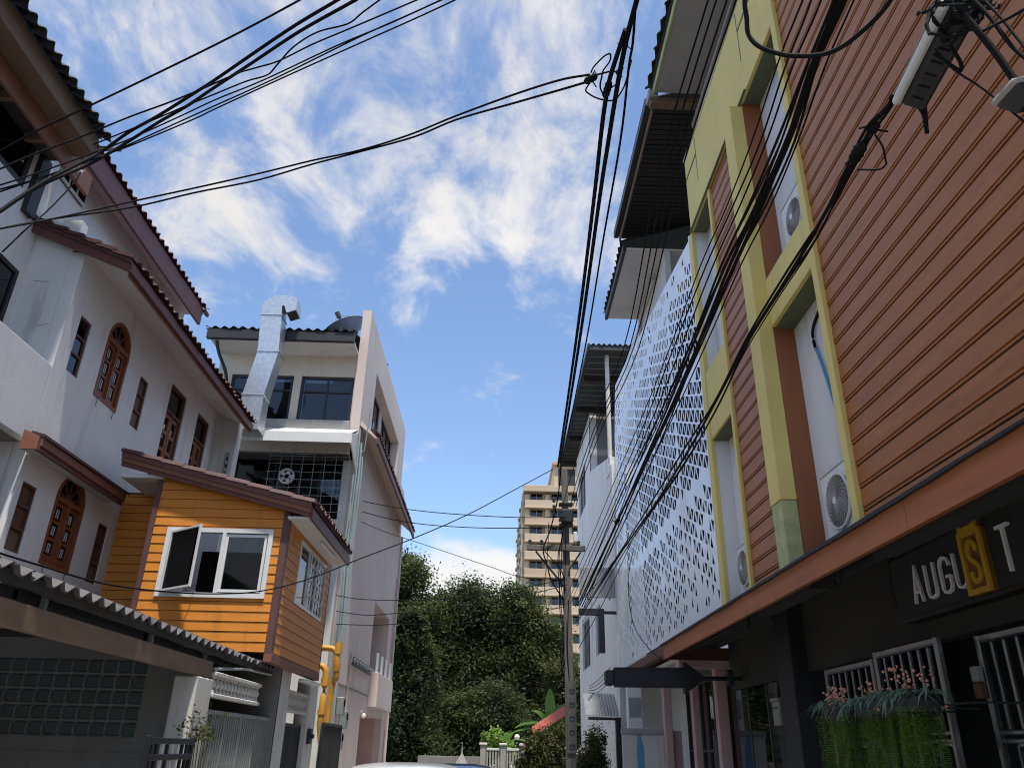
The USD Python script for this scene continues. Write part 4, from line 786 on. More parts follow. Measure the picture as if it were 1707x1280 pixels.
# ------------------------------------------------------------------ right: canopy and dark shop front
h = thing('shop_canopy', 'long canopy with red brown fascia over the dark shop front', 'canopy')
CX0 = 3.02; zb, zt = 1.6 + .505 * CX0, 1.6 + .590 * CX0
edge = [(-4.0, zt - .03)]
G(PX(CX0, -1)).ext(rect(-4, 5.6, zb, zt - .012), -.05, 0).build('fascia_board', 'canopy_board', h); G(PX(CX0, -1)).ext(rect(5.606, 10.2, zb, zt - .012), -.05, 0).build('fascia_board', 'canopy_board', h); G(PX(CX0, -1)).ext(rect(10.206, 14.72, zb, zt - .012), -.05, 0).build('fascia_board', 'canopy_board', h)
# ragged roofing felt lapped over the top edge
yy = np.arange(-4, 14.9, .07); drop = .002 + .03 * meshkit.fbm(np.stack([yy * 1.7, yy * 0, yy * 0], 1), 4, 3)
felt = Polygon([(y, zt - .012 - d) for y, d in zip(yy, drop)] + [(14.85, zt + .0), (-4, zt + .0)])
G(PX(CX0 - .012, -1)).ext(felt, -.010, .022).build('roofing_felt', 'black_paint', h)
G().box(CX0 - .02, FX + .25, -4, 14.8, zt - .0, zt + .008).build('deck', 'black_paint', h)
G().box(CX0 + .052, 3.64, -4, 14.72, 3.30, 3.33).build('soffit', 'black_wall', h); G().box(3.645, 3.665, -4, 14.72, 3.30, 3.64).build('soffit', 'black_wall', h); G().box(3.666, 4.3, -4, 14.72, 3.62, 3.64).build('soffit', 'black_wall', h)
G().box(CX0, 4.3, 14.74, 14.80, zb, zt - .04).build('end_board', 'wood_dark', h)
G().box(CX0 + .3, CX0 + .36, 5.0, 14.6, 3.22, 3.299).build('soffit_batten', 'black_paint', h)
for k, y in enumerate((7.4, 10.4)): G().tube(smooth_path([(CX0 + .25, y, 3.3), (CX0 + .3, y + .15, 3.16), (CX0 + .4, y + .5, 3.15), (CX0 + .45, y + .7, 3.29)]), .008, 5).build('loose_wire', 'cable', h)

h = thing('street_shop', 'dark ground floor shop front under the canopy with black wall panels', 'shop front')
WX = 4.2
G().box(WX, WX + .15, -4, 11.0, 2.62, 3.615).build('header_wall', 'dark_wall', h)
G().box(WX, WX + .15, 11.03, 14.7, 2.62, 3.615).build('header_wall', 'dark_wall', h)
G().box(3.98, WX + .3, 11.0, 11.6, .12, 3.61, .01).build('black_column', 'black_paint', h); G().box(3.975, WX - .001, 10.985, 11.0, .12, 2.42).build('black_column_face', 'black_wall', h)
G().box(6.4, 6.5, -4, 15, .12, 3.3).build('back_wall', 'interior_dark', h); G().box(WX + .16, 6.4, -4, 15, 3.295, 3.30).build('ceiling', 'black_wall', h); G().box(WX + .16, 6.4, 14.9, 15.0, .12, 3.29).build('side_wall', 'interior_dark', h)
for y in (11.9, 12.9, 13.9): G().box(WX + .02, WX + .08, y, y + .06, .12, 2.61, .005).build('door_frame', 'steel_dark', h)
G().box(WX + .03, WX + .036, 11.61, 14.9, .12, 2.61).build('door_glass', 'glass_grey', h)
G().box(4.05, 4.20, 11.75, 12.05, .12, 2.0, .01).build('door_post', 'dark_wall', h)
for y in np.arange(1.0, 6.6, .55): G().box(WX + .10, WX + .13, y, y + .03, .12, 2.6).build('lattice_bar', 'steel_dark', h)
for z in (1.9, 2.1, 2.3): G().box(WX + .105, WX + .125, 1.0, 6.6, z, z + .02).build('lattice_rail', 'steel_dark', h)
p = thing('letter_box', 'pale grey box mounted on the dark door post under the canopy', 'box')
G().box(4.0, 4.049, 11.78, 12.06, 1.98, 2.30, .01).build('case', 'concrete', p); G().box(3.98, 4.06, 11.76, 12.08, 2.302, 2.34, .006).build('lid', 'concrete', p); G().box(3.992, 4.0, 11.84, 12.0, 2.2, 2.215).build('slot', 'interior_dark', p)

# shop sign: black rounded board, white letters, yellow bottle shaped letter box
p = thing('shop_sign', 'black rounded sign board with white letters and a yellow bottle shaped letter', 'sign')
T = (np.array([[0, 0, -1], [-1, 0, 0], [0, 1, 0]], float), np.array([WX, 0, 0], float))      # u = -y so that text reads left to right from the street
bd = Polygon([(-8.0, 3.42), (-8.05, 3.15), (-7.93, 2.86), (-4.6, 2.86), (-4.6, 3.46)]).buffer(.05)
G(T).ext(bd, .002, .14).build('board', 'sign_black', p); G(T).ext(bd.buffer(-.04), .141, .15).build('face', 'black_wall', p)
def letter(ch, u, v, w, hgt, sw):
    L = {'A': [[(0, 0), (.5, 1), (1, 0)], [(.2, .32), (.8, .32)]], 'U': [[(0, 1), (0, .22), (.12, .06), (.5, 0), (.88, .06), (1, .22), (1, 1)]],
         'G': [[(1, .74), (1, .84), (.85, .96), (.5, 1), (.15, .95), (0, .82), (0, .18), (.15, .05), (.5, 0), (.85, .05), (1, .18), (1, .45), (.55, .45)]],
         'S': [[(1, .74), (.97, .88), (.75, .98), (.5, 1), (.2, .97), (0, .84), (.02, .68), (.25, .56), (.75, .44), (.98, .32), (1, .16), (.8, .03), (.5, 0), (.2, .03), (.03, .14), (0, .26)]],
         'T': [[(0, 1), (1, 1)], [(.5, 1), (.5, 0)]]}[ch]
    s = shapely.union_all([LineString([(u + x_ * w, v + y_ * hgt) for x_, y_ in q]).buffer(sw, 8, cap_style='flat', join_style='mitre' if ch in 'AT' else 'round') for q in L])
    return s
for ch, u in (('A', -7.60), ('U', -7.34), ('G', -7.08), ('U', -6.84)): G(T).ext(letter(ch, u, 2.945, .15, .31, .0115), .151, .18).build('letter', 'letter_white', p, label='white letter ' + ch)
G(T).ext(letter('T', -6.16, 2.945, .17, .36, .013), .151, .18).build('letter', 'letter_white', p, label='white letter T')
bottle = rect(-6.63, -6.33, 2.86, 3.36).buffer(.015); neck = rect(-6.60, -6.36, 3.385, 3.52).buffer(.012)
G(T).ext(bottle, .151, .19).build('bottle_letter_box', 'sign_amber', p); G(T).ext(ring(bottle, .045), .191, .215).build('bottle_rim', 'sign_yellow', p); G(T).ext(neck, .151, .19).build('bottle_neck', 'sign_amber', p); G(T).ext(ring(neck, .035), .191, .215).build('neck_rim', 'sign_yellow', p)
G(T).ext(letter('S', -6.545, 2.945, .125, .33, .022), .191, .212).build('letter', 'sign_yellow', p, label='yellow letter S')

# stainless folding gates
def folding(x, y0, y1, z1, label, n):
    p = thing('stainless_gate', label, 'gate'); r = .03
    for y in (y0, y1): G().box(x - r, x + r, y - r, y + r, .15, z1, .012).build('post', 'stainless', p)
    G().box(x - r, x + r, y0 + r + .001, y1 - r - .001, z1 - .07, z1 - .002, .015).build('top_rail', 'stainless', p)
    for z in (1.78, 1.72, 1.2, .4): G().box(x - .02, x + .02, y0 + r + .001, y1 - r - .001, z, z + .035, .008).build('rail', 'stainless', p)
    for i in range(n):
        y = y0 + (i + 1) * (y1 - y0) / (n + 1); G().box(x - .016, x + .016, y - .016, y + .016, 1.816, z1 - .072, .006).build('bar', 'stainless', p)
        if i % 2 == 0: G(PX(x, -1)).ext(ring(rect(y - .09, y + .09, 1.27, 1.68).buffer(.0).buffer(.04), .022), -.012, .012).build('oval', 'stainless', p)
    return p
folding(3.86, 8.35, 9.55, 2.52, 'shorter stainless steel gate leaf farther back beside the black column', 6)
folding(3.80, 6.95, 8.12, 2.56, 'nearest stainless steel gate leaf with rounded ovals behind the hanging plants', 6)
folding(4.05, 5.9, 6.75, 2.55, 'stainless steel gate leaf half hidden at the right end behind the post', 4)
p = thing('gate_latch', 'small two tone latch block on the right hand gate post', 'latch'); G().box(3.94, 4.0, 6.70, 6.80, 2.18, 2.30, .01).build('upper_block', 'concrete', p); G().box(3.94, 4.0, 6.70, 6.80, 2.05, 2.175, .01).build('lower_block', 'wood_dark', p)

# hanging flower baskets
def hanging(y, x, z, wid, label, seed, nstr, drop):
    r = np.random.default_rng(seed); p = thing('hanging_plant', label, 'hanging plant')
    G().box(x - .10, x + .10, y - wid / 2, y + wid / 2, z - .14, z, .03).build('trough', 'steel_dark', p)
    for s in (-1, 1): G().tube([(x + .1, y + s * wid * .4, z - .07), (x + .4, y + s * wid * .4, z - .04), (3.77, y + s * wid * .4, z - .04)], .008, 5).build('bracket_arm', 'steel_dark', p)
    g = G()
    for i in range(int(160 + 220 * wid)):                    # strap leaves arching outwards
        a = r.uniform(0, 2 * np.pi); L = r.uniform(.14, .33); o = np.array([x + r.uniform(-.08, .08), y + r.uniform(-.5, .5) * wid, z]); d = np.array([math.cos(a) * .8, math.sin(a), r.uniform(.3, 1.1)]); d = unit(d); q = [o + d * L * t + np.array([0, 0, -.9 * L * t * t]) for t in (0, .35, .7, 1)]
        sd_ = unit(np.cross(d, [0, 0, 1])) * r.uniform(.006, .012); g.add([q[0] - sd_, q[0] + sd_, q[1] - sd_, q[1] + sd_, q[2] - sd_ * .7, q[2] + sd_ * .7, q[3]], [[0, 1, 3], [0, 3, 2], [2, 3, 5], [2, 5, 4], [4, 5, 6]])
    tag(g.build('strap_leaves', 'leaf_blue', p), kind='stuff')
    g = G()
    for i in range(nstr):                                   # trailing strands set with tiny leaves
        a = r.uniform(0, 2 * np.pi); ox, oy = x + .13 * math.cos(a) * r.uniform(.2, 1.1), y + r.uniform(-.52, .52) * wid; L = drop * r.uniform(.6, 1.1); t = 0
        while t < L:
            for s in range(4):
                b = r.uniform(0, 2 * np.pi); c = np.array([ox + .004 * math.cos(b), oy + .004 * math.sin(b), z - .08 - t]); d = unit([math.cos(b), math.sin(b), -.35]); e = unit(np.cross(d, [0, 0, 1])) * .006
                g.add([c - e, c + e, c + d * .032], [[0, 1, 2]])
            t += .013
    tag(g.build('trailing_strands', 'leaf_light', p), kind='stuff')
    g = G()
    knots = [np.array([x + r.normal(0, .09), y + r.uniform(-.5, .5) * wid, z + r.uniform(-.08, .14)]) for _ in range(9)]
    for i in range(130):
        c = knots[i % 9] + r.normal(size=3) * .035; s = r.uniform(.005, .012); ic_ = trimesh.creation.icosphere(1, s); g.add(ic_.vertices * (1 + .2 * r.random((len(ic_.vertices), 1))) + c, ic_.faces)
    tag(g.build('flowers', 'clay_flower', p), kind='stuff')
hanging(7.02, 2.93, 1.99, .55, 'left hanging basket of trailing greenery with most of the small orange flowers', 3, 95, 1.15)
hanging(6.10, 2.93, 2.0, .95, 'right hanging basket of trailing greenery, wider and topped with blue green strap leaves', 4, 185, 1.15)

# black arrow sign on a rod
p = thing('arrow_sign', 'black arrow shaped sign pointing right, hung in front of the screen house', 'sign')
ar = Polygon([(2.02, 2.59), (3.20, 2.60), (3.20, 2.50), (3.58, 2.76), (3.21, 3.02), (3.21, 2.92), (2.02, 2.90)])
G(PY(14.0)).ext(ar, -.14, 0).build('arrow', 'black_paint', p); G(PY(13.995)).ext(ring(ar, .02), .0, .012).build('rim', 'black_paint', p)
G().tube([(3.5, 14.07, 2.76), (4.25, 14.07, 2.77)], .035, 8).build('rod', 'black_paint', p); G().box(1.88, 2.018, 14.0, 14.3, 2.62, 2.86, .02).build('tail_box', 'black_paint', p); G().box(3.95, 4.05, 14.0, 14.14, 2.66, 2.9, .01).build('bracket', 'steel_dark', p)

# ------------------------------------------------------------------ right, further on: streaked white building
h = thing('streaked_building', 'tall white building with black rain streaks beside the concrete pole', 'building')
wl = Polygon([(22.3, .1), (32.2, .1), (32.2, 13.2), (27.2, 13.2), (27.2, 10.9), (22.3, 9.7)])
W1, W2, W3 = rect(28.6, 31.0, 4.3, 6.0), rect(25.6, 26.9, 4.4, 5.9), rect(29.0, 31.4, 10.2, 11.9)
for q in (W1, W2, W3): wl = wl.difference(q)
G(PX(FX, -1)).ext(wl, -.25, 0).build('wall', 'streaked_plaster', h)
for q in (W1, W2, W3): b = q.bounds; window(h, PX(FX, -1), b[0], b[2], b[1], b[3], 'steel_grey', 'glass', cols=2, t=.07, w=-.12, back=-.24)
G().box(FX + .0, 7, 22.05, 22.29, .1, 9.4).build('wall', 'streaked_plaster', h); G().box(FX + 1.2, FX + 1.4, 22.3, 27.2, 9.5, 13.3).build('wall', 'white_plaster_old', h); G().box(FX - .0, FX + 1.19, 27.21, 27.4, 10.9, 13.2).build('wall', 'grey_plaster', h)
G().tube([(FX + .05, 22.6, 9.6), (FX + .05, 22.6, 13.3)], .07, 8).build('terrace_post', 'white_plaster_old', h)
for k in range(26):
    y = 22.3 + k * .44; G().box(2.74, 7.0, y, y + .40, 13.30 + .0, 13.34).build('roof_sheet', 'steel_dark', h)
for y in (24.3, 27.0, 30.0, 33.0): G().box(2.8, 7, y, y + .08, 13.16, 13.299).build('purlin', 'soffit_dark', h)
G().box(2.66, 2.735, 22.2, 34.0, 13.22, 13.40, .01).build('fascia_board', 'steel_dark', h); G().box(2.74, 7.0, 22.16, 22.29, 13.26, 13.42, .01).build('front_fascia', 'steel_dark', h)
tile_row(h, 'steel_dark', (2.7, 22.12, 13.44), (6.5, 22.12, 13.44), (0, .98, .15), 22, .5, .03)
G().box(3.27, 3.299, 22.4, 22.9, 9.2, 9.5).build('white_patch', 'white_paint', h)
p = thing('metal_sign_back', 'plain grey metal sign panel seen from behind on the streaked wall', 'sign')
G().box(2.30, 3.28, 22.0, 22.04, 5.45, 6.28, .004).build('sheet', 'corrugated_grey', p)
for k in range(12): G().box(2.33 + k * .08, 2.36 + k * .08, 21.985, 21.999, 5.47, 6.26).build('rib', 'corrugated_grey', p)
for x_ in (2.5, 3.1): G().box(x_, x_ + .04, 22.041, 22.08, 5.4, 6.3).build('batten', 'steel_grey', p)
p = thing('black_bracket', 'black bracket arm with a downturned end below the grey sign panel', 'bracket'); G().box(2.25, 2.95, 22.0, 22.12, 4.98, 5.16, .01).build('arm', 'steel_dark', p); G().box(2.80, 2.95, 22.0, 22.12, 4.0, 4.975, .01).build('drop', 'steel_dark', p); G().box(2.95, 3.29, 22.03, 22.09, 5.02, 5.1).build('stay', 'steel_dark', p)
p = thing('tin_awning', 'small corrugated tin awning above the doorway of the streaked building', 'awning')
for k in range(11): x_ = 2.36 + k * .078; G().hull([(x_, 22.4, 2.98), (x_ + .07, 22.4, 2.98), (x_, 21.7, 2.42), (x_ + .07, 21.7, 2.42), (x_ + .035, 22.4, 3.02), (x_ + .035, 21.7, 2.46)]).build('flute', 'corrugated_grey', p)
G().box(2.42, 3.26, 21.68, 21.74, 2.33, 2.40).build('front_bar', 'steel_dark', p); G().box(3.14, 3.26, 21.75, 21.95, .1, 2.36).build('post', 'steel_dark', p)
for k in range(4): pipe('wall_wire', [(3.25, 23.5 - .1 * k, 3.4 + .12 * k), (2.8, 22.6, 3.05 + .1 * k), (2.5, 22.1, 3.0 + .05 * k)], .008, 'cable', 'short sagging wire between the streaked wall and the tin awning', 'wire', 'short wires at the tin awning', 5)
# ------------------------------------------------------------------ distance: tower block
h = thing('tower_block', 'distant tan apartment tower with stacked balconies above the trees', 'building')
TY, S = 120.0, 2.71
G().box(3.55, 16, TY + 1.2, 152, .0, 39.0).build('wall', 'tower_wall', h)
for k in range(14):
    z = 1.2 + k * S; x = numbered(h + '/storey'); UsdGeom.Xform.Define(stage, x)
    G().box(4.0, 16, TY, TY + 1.19, z, z + 1.15, .03).build('balcony_parapet', 'tower_slab' if k % 3 == 0 else 'tower_wall', x)
    G().box(3.9, 16, TY - .25, TY + 1.19, z - .22, z - .005, .03).build('balcony_slab', 'tower_slab', x)
    for a, b in ((5.0, 6.75), (8.3, 10.2), (11.6, 13.4)):
        G().box(a, b, TY + 1.12, TY + 1.195, z + 1.16, z + 2.45).build('window', 'glass_grey', x); G().box(a - .08, b + .08, TY + 1.15, TY + 1.199, z + 1.1, z + 1.158).build('window_sill', 'tower_slab', x)
        G().box((a + b) / 2 - .05, (a + b) / 2 + .05, TY + 1.09, TY + 1.118, z + 1.16, z + 2.45).build('mullion', 'tower_wall', x)
        cw = .3 + 1.1 * ((k * 7 + int(a) * 3) % 5) / 5; G().box(a, b, TY + 1.196, TY + 1.1995, z + 1.16, z + 2.45).build('window_lining', 'interior_dark', x)
        if (k * 5 + int(a)) % 3: G().box(a + .04, a + cw, TY + 1.1956, TY + 1.1959, z + 1.3, z + 2.44).build('curtain', ['white_plaster_old', 'tower_slab', 'corrugated_grey'][(k + int(b)) % 3], x)
        if (k * 3 + int(b)) % 4 == 0: G().box(b + .15, b + .75, TY + .75, TY + 1.18, z + 1.2, z + 1.7, .03).build('cooling_unit', 'white_paint', x)
    for y in (124, 130, 137, 145): G().box(3.50, 3.549, y, y + 1.6, z + 1.0, z + 2.2).build('side_window', 'interior_dark', x); G().box(3.2, 3.545, y - .3, y + 1.9, z + .7, z + .95).build('side_ledge', 'tower_slab', x)
for a in (4.0, 7.2, 10.7, 14.0): G().box(a, a + .7, TY + .3, TY + 1.19, 1, 38.6, .03).build('pier', 'tower_wall', h)
G().box(3.7, 16, TY - .4, TY + 1.5, 38.9, 39.9, .05).build('roof_parapet', 'tower_slab', h)
G().box(8.9, 16, TY + 4, 150, 39, 44.8).build('penthouse', 'tower_wall', h); G().box(9.6, 12.4, TY + 3.95, TY + 3.999, 41.0, 44.2).build('penthouse_window', 'interior_dark', h); G().box(8.6, 16, TY + 3.4, 150, 44.81, 45.3).build('penthouse_slab', 'tower_slab', h)

# ------------------------------------------------------------------ trees
def leaves(g, centre, radii, n, size, r, flat=.35):
    if size < .2 and n > 1500: n, size = int(n * 1.7), size * .72
    """leaf cards spread through an uneven ellipsoid: denser clumps near its surface"""
    nc = max(8, int(n / 90)); cl = []
    while len(cl) < nc:
        d = unit(r.normal(size=3))
        if d[2] < -.75: continue
        cl.append(d * r.uniform(.45, 1.0))
    cl = np.array(cl); which = r.integers(0, nc, n); spread = r.normal(size=(n, 3)) * .17 * r.uniform(.5, 1.5, (nc, 1))[which]
    c = np.array(centre) + (cl[which] + spread) * np.array(radii)
    nr = r.normal(size=(n, 3)) * .8 + np.array([0, 0, .9]) + (cl[which]) * .8; nr /= np.linalg.norm(nr, axis=1, keepdims=True)
    t = np.cross(nr, r.normal(size=(n, 3))); t /= np.linalg.norm(t, axis=1, keepdims=True); b = np.cross(nr, t); s = size * r.uniform(.6, 1.35, (n, 1))
    v = np.stack([c - t * s, c - b * s * .42 + nr * s * .08, c + t * s, c + b * s * .42 + nr * s * .08], 1).reshape(-1, 3); k = np.arange(n)[:, None] * 4
    g.add(v, np.vstack([k + [0, 1, 2], k + [0, 2, 3]]))
def tree(name, label, x, y, hgt, blobs, mat, n, size, seed, trunk_r=.16, group=None, cat='tree', lean=(0, 0)):
    r = np.random.default_rng(seed); p = thing(name, label, cat, group)
    top = np.array([x + lean[0], y + lean[1], hgt * .72]); base = np.array([x, y, -.16])
    g = G(); pts = smooth_path([base, base + (top - base) * .35 + r.normal(size=3) * .12, base + (top - base) * .7 + r.normal(size=3) * .15, top]); g.tube(pts, np.linspace(trunk_r, trunk_r * .25, len(pts)), 8)
    for (dx, dy, dz, rx, ry, rz_, w_) in blobs:
        s0 = pts[int(len(pts) * r.uniform(.3, .7))]; e = np.array([x + dx, y + dy, dz]); q = smooth_path([s0, (s0 + e) / 2 + r.normal(size=3) * .2 - np.array([0, 0, .2]), e]); g.tube(q, np.linspace(trunk_r * .45, .02, len(q)), 6)
        for k in range(5): e2 = e + r.normal(size=3) * np.array([rx, ry, rz_]) * .55; g.tube(smooth_path([e - (e - s0) * .3, (e + e2) / 2, e2], 3), np.linspace(trunk_r * .2, .012, 7), 4)
    g.build('trunk', 'bark', p)
    g = G(); tw = sum(b[6] for b in blobs)
    for (dx, dy, dz, rx, ry, rz_, w_) in blobs: leaves(g, (x + dx, y + dy, dz), (rx, ry, rz_), int(n * w_ / tw), size, r)
    g.build('crown', mat, p); return p
tree('street_tree', 'slim dark tree pressed against the pink shophouse wall, left of the other trees', -3.6, 35.5, 7.5, [(-.1, 0, 2.2, 1.1, 1.4, 2.0, 1), (.2, .2, 4.2, 1.05, 1.3, 1.5, 1), (-.3, 0, 5.9, .9, 1.1, 1.2, .8), (.4, 0, 1.2, 1.2, 1.2, 1.2, .7)], 'leaf_dark', 20000, .13, 11, .12)
tree('street_tree', 'open feathery crown rising highest behind the slim dark tree', -5.6, 47, 12.6, [(0, 0, 10.4, 1.8, 2.2, 1.7, 1), (-1.3, .5, 8.8, 1.9, 2, 1.6, .8), (1.0, 0, 8.4, 1.6, 2, 1.4, .7), (.2, 0, 6.2, 2.2, 2.2, 1.8, .8)], 'leaf_mid', 14000, .16, 12, .2)
tree('street_tree', 'broad dense dark green tree in the middle of the grove', -1.6, 50, 11.4, [(0, 0, 9.3, 2.3, 2.4, 1.9, 1), (-1.7, 0, 7.6, 2.0, 2.2, 1.9, .9), (1.6, .3, 7.8, 2.0, 2.2, 1.9, .9), (0, -.6, 5.6, 2.6, 2.2, 2.0, 1), (-1.0, 0, 3.4, 2.6, 2, 1.8, .8), (1.6, 0, 3.6, 2.4, 2, 1.8, .8)], 'leaf_dark', 42000, .16, 13, .25)
tree('street_tree', 'loose crowned tree to the right of the broad one, in front of the tower', 1.6, 49, 11.0, [(-.4, 0, 9.0, 1.7, 2, 1.8, .9), (.9, 0, 7.6, 1.8, 2, 1.5, .9), (1.5, 0, 5.8, 1.8, 2, 1.7, 1), (-.3, 0, 6.2, 2.0, 2.2, 1.8, .9), (.6, 0, 3.6, 2.4, 2, 1.9, .9)], 'leaf_mid', 30000, .16, 14, .2)
tree('street_tree', 'lowest yellowish tree of the grove just left of the concrete pole', 3.9, 46, 6.6, [(0, 0, 5.0, 1.4, 1.6, 1.2, 1), (.5, 0, 3.3, 1.6, 1.6, 1.3, 1), (-.8, 0, 2.6, 1.4, 1.5, 1.2, .8)], 'leaf_olive', 12000, .15, 15, .14)
tree('street_tree', 'dark understorey tree filling the shade behind the balustrade', -.8, 42, 5.0, [(-1.6, 0, 2.8, 1.8, 1.6, 1.5, 1), (.6, 0, 3.2, 1.8, 1.6, 1.5, 1), (1.8, .5, 2.0, 1.4, 1.4, 1.2, .8), (-.6, 0, 1.3, 2.2, 1.4, 1.1, .8)], 'leaf_dark', 20000, .14, 16, .12)
g = G(); r = np.random.default_rng(21)
for k in range(16): leaves(g, (-26 + k * 3.9, 66 + r.uniform(-4, 4), 4.2 + r.uniform(-1, 1.2)), (3.0, 3, 4.0), 2600, .32, r)
tag(g.build('far_trees', 'leaf_dark'), 'dark mass of far foliage closing the street behind the grove', 'trees', kind='stuff')

def bush(name, label, blobs, mat, n, size, seed, cat='bush'):
    r = np.random.default_rng(seed); p = thing(name, label, cat); g = G(); st = G()
    for (x, y, z, a, b, c) in blobs:
        leaves(g, (x, y, z), (a, b, c), n // len(blobs), size, r); st.tube([(x, y, -.1), (x + r.normal() * .1, y, z)], [.03, .012], 5)
    g.build('foliage', mat, p); st.build('stems', 'bark', p)
bush('pole_bush', 'yellow green feathery bush just left of the foot of the concrete pole', [(1.55, 24, 1.5, .6, .5, .8), (1.1, 24.3, 1.1, .5, .5, .7)], 'leaf_olive', 5000, .07, 31)
bush('pole_bush', 'darker bush between the concrete pole and the tin awning doorway', [(2.45, 21.2, 1.5, .38, .4, .8), (2.3, 21, 1.0, .4, .4, .7)], 'leaf_mid', 4000, .06, 32)
bush('garden_shrub', 'small bright shrub showing through the balustrade left of the lamp', [(-.1, 33, 1.9, .45, .4, .6), (.5, 33, 1.5, .4, .4, .5)], 'leaf_light', 2200, .08, 33)

def frond(g, base, d, L, wd, droop, n=9):
    d = unit(d); sd_ = unit(np.cross(d, [0, 0, 1])); P = [np.array(base) + d * L * t + np.array([0, 0, -droop * L * t * t]) for t in np.linspace(0, 1, n)]
    w = wd * np.sin(np.linspace(.25, math.pi * .97, n)) ** .7; v = []
    for q, ww in zip(P, w): v += [q - sd_ * ww + [0, 0, .3 * ww], q, q + sd_ * ww + [0, 0, .3 * ww]]
    f = []
    for i in range(n - 1):
        for j in (0, 1): f.append([i * 3 + j, i * 3 + j + 1, (i + 1) * 3 + j + 1, (i + 1) * 3 + j])
    g.add(v, f)
p = thing('banana_plant', 'banana plant with broad bright leaves above the red awning', 'plant')
G().tube([(2.1, 33, -.1), (2.15, 33, 1.6), (2.2, 33, 2.5)], [.14, .12, .07], 10).build('stem', 'leaf_olive', p)
for k, (d, L, wd, dr) in enumerate((((-.6, -.2, 1), 1.5, .32, .4), ((.5, -.3, 1.2), 1.7, .34, .35), ((-1, -.2, .55), 1.6, .34, .45), ((1, -.2, .6), 1.6, .35, .45), ((.15, -.6, 1.1), 1.5, .24, .5), ((-.9, .2, .15), 1.6, .22, .25), ((.9, -.5, .9), 1.4, .22, .4), ((.0, .2, 1.3), 1.8, .2, .15))):
    g = G(); frond(g, (2.2, 33, 2.3), d, L, wd, dr); g.build('leaf', 'leaf_banana', p)
p = thing('banana_plant', 'second lower banana plant with drooping leaves beside the globe lamp', 'plant'); G().tube([(.55, 34, -.1), (.5, 34, 1.9)], [.12, .08], 10).build('stem', 'leaf_olive', p)
for d, L, wd, dr in (((-1, -.1, .5), 1.2, .2, .5), ((.8, -.2, .5), 1.3, .2, .6), ((.2, -.6, .9), 1.1, .2, .5), ((-.6, .1, .9), 1.1, .2, .4)): g = G(); frond(g, (.5, 34, 1.8), d, L, wd, dr); g.build('leaf', 'leaf_banana', p)
p = thing('red_awning', 'faded red awning sloping down behind the concrete pole', 'awning')
for k in range(6): x_ = 1.28 + k * .21; G().hull([(x_ + dx, y, z + .62 * (k * .21 + dx)) for dx in (0, .207) for y, z in ((27.2, 1.98), (27.2, 2.01), (28.4, 2.28), (28.4, 2.31))]).build('strip', 'red_cloth', p)
G().tube([(1.35, 27.25, 0), (1.35, 27.25, 1.98)], .03, 6).build('post', 'steel_grey', p); G().tube([(2.5, 27.25, 0), (2.5, 27.25, 2.6)], .03, 6).build('post', 'steel_grey', p)

p = thing('garden_balustrade', 'white garden balustrade with dark iron panels closing the end of the street', 'balustrade')
for x_ in (-.45, .25, .95, 1.7): G().box(x_, x_ + .2, 30, 30.2, 0, 1.72, .02).build('pier', 'concrete', p); G().box(x_ - .04, x_ + .24, 29.96, 30.24, 1.722, 1.80, .02).build('pier_cap', 'white_plaster_old', p)
for x0, x1 in ((-.25, .25), (.45, .95), (1.15, 1.7)):
    G().box(x0 + .001, x1 - .001, 30.05, 30.15, 1.56, 1.64, .01).build('top_rail', 'white_plaster_old', p); G().box(x0 + .001, x1 - .001, 30.05, 30.15, .6, .7, .01).build('bottom_rail', 'white_plaster_old', p)
    for k in range(5): xx = x0 + (k + .5) * (x1 - x0) / 5; G().box(xx - .03, xx + .03, 30.07, 30.13, .701, 1.559, .008).build('baluster', 'concrete' if x0 < 1 else 'steel_dark', p)
G().box(-2.6, -.45, 30.0, 30.15, 0, 1.35, .01).build('low_wall', 'grey_plaster', p); G().box(1.9, 6, 30.0, 30.15, 0, 1.5, .01).build('low_wall', 'grey_plaster', p)
p = thing('globe_lamp', 'white globe lamp on a short post on the garden balustrade', 'lamp'); G().lathe((.83, 30.1, 1.80), [(.07, 0), (.05, .03), (.03, .08), (.06, .10), (0, .11)], 10).build('base', 'steel_dark', p); G().lathe((.83, 30.1, 2.0), [(0, -.10), (.06, -.08), (.095, -.02), (.095, .03), (.06, .08), (0, .10)], 14).build('globe', 'globe_white', p, smooth=70)
p = thing('spirit_house', 'small pale spirit house roof peeking over the blue car', 'shrine')
G().box(-1.1, -.7, 24.9, 25.3, .7, .98, .02).build('house', 'white_plaster_old', p); G().tube([(-.9, 25.1, 0), (-.9, 25.1, .9)], .08, 8).build('post', 'white_plaster_old', p)
G().hull([(-1.2, 24.85, .98), (-.6, 24.85, .98), (-1.2, 25.35, .98), (-.6, 25.35, .98), (-.9, 25.0, 1.5), (-.9, 25.2, 1.5)]).build('roof', 'concrete', p); G().tube([(-.9, 25.1, 1.48), (-.9, 25.1, 1.78)], [.03, .005], 6).build('finial', 'concrete', p)

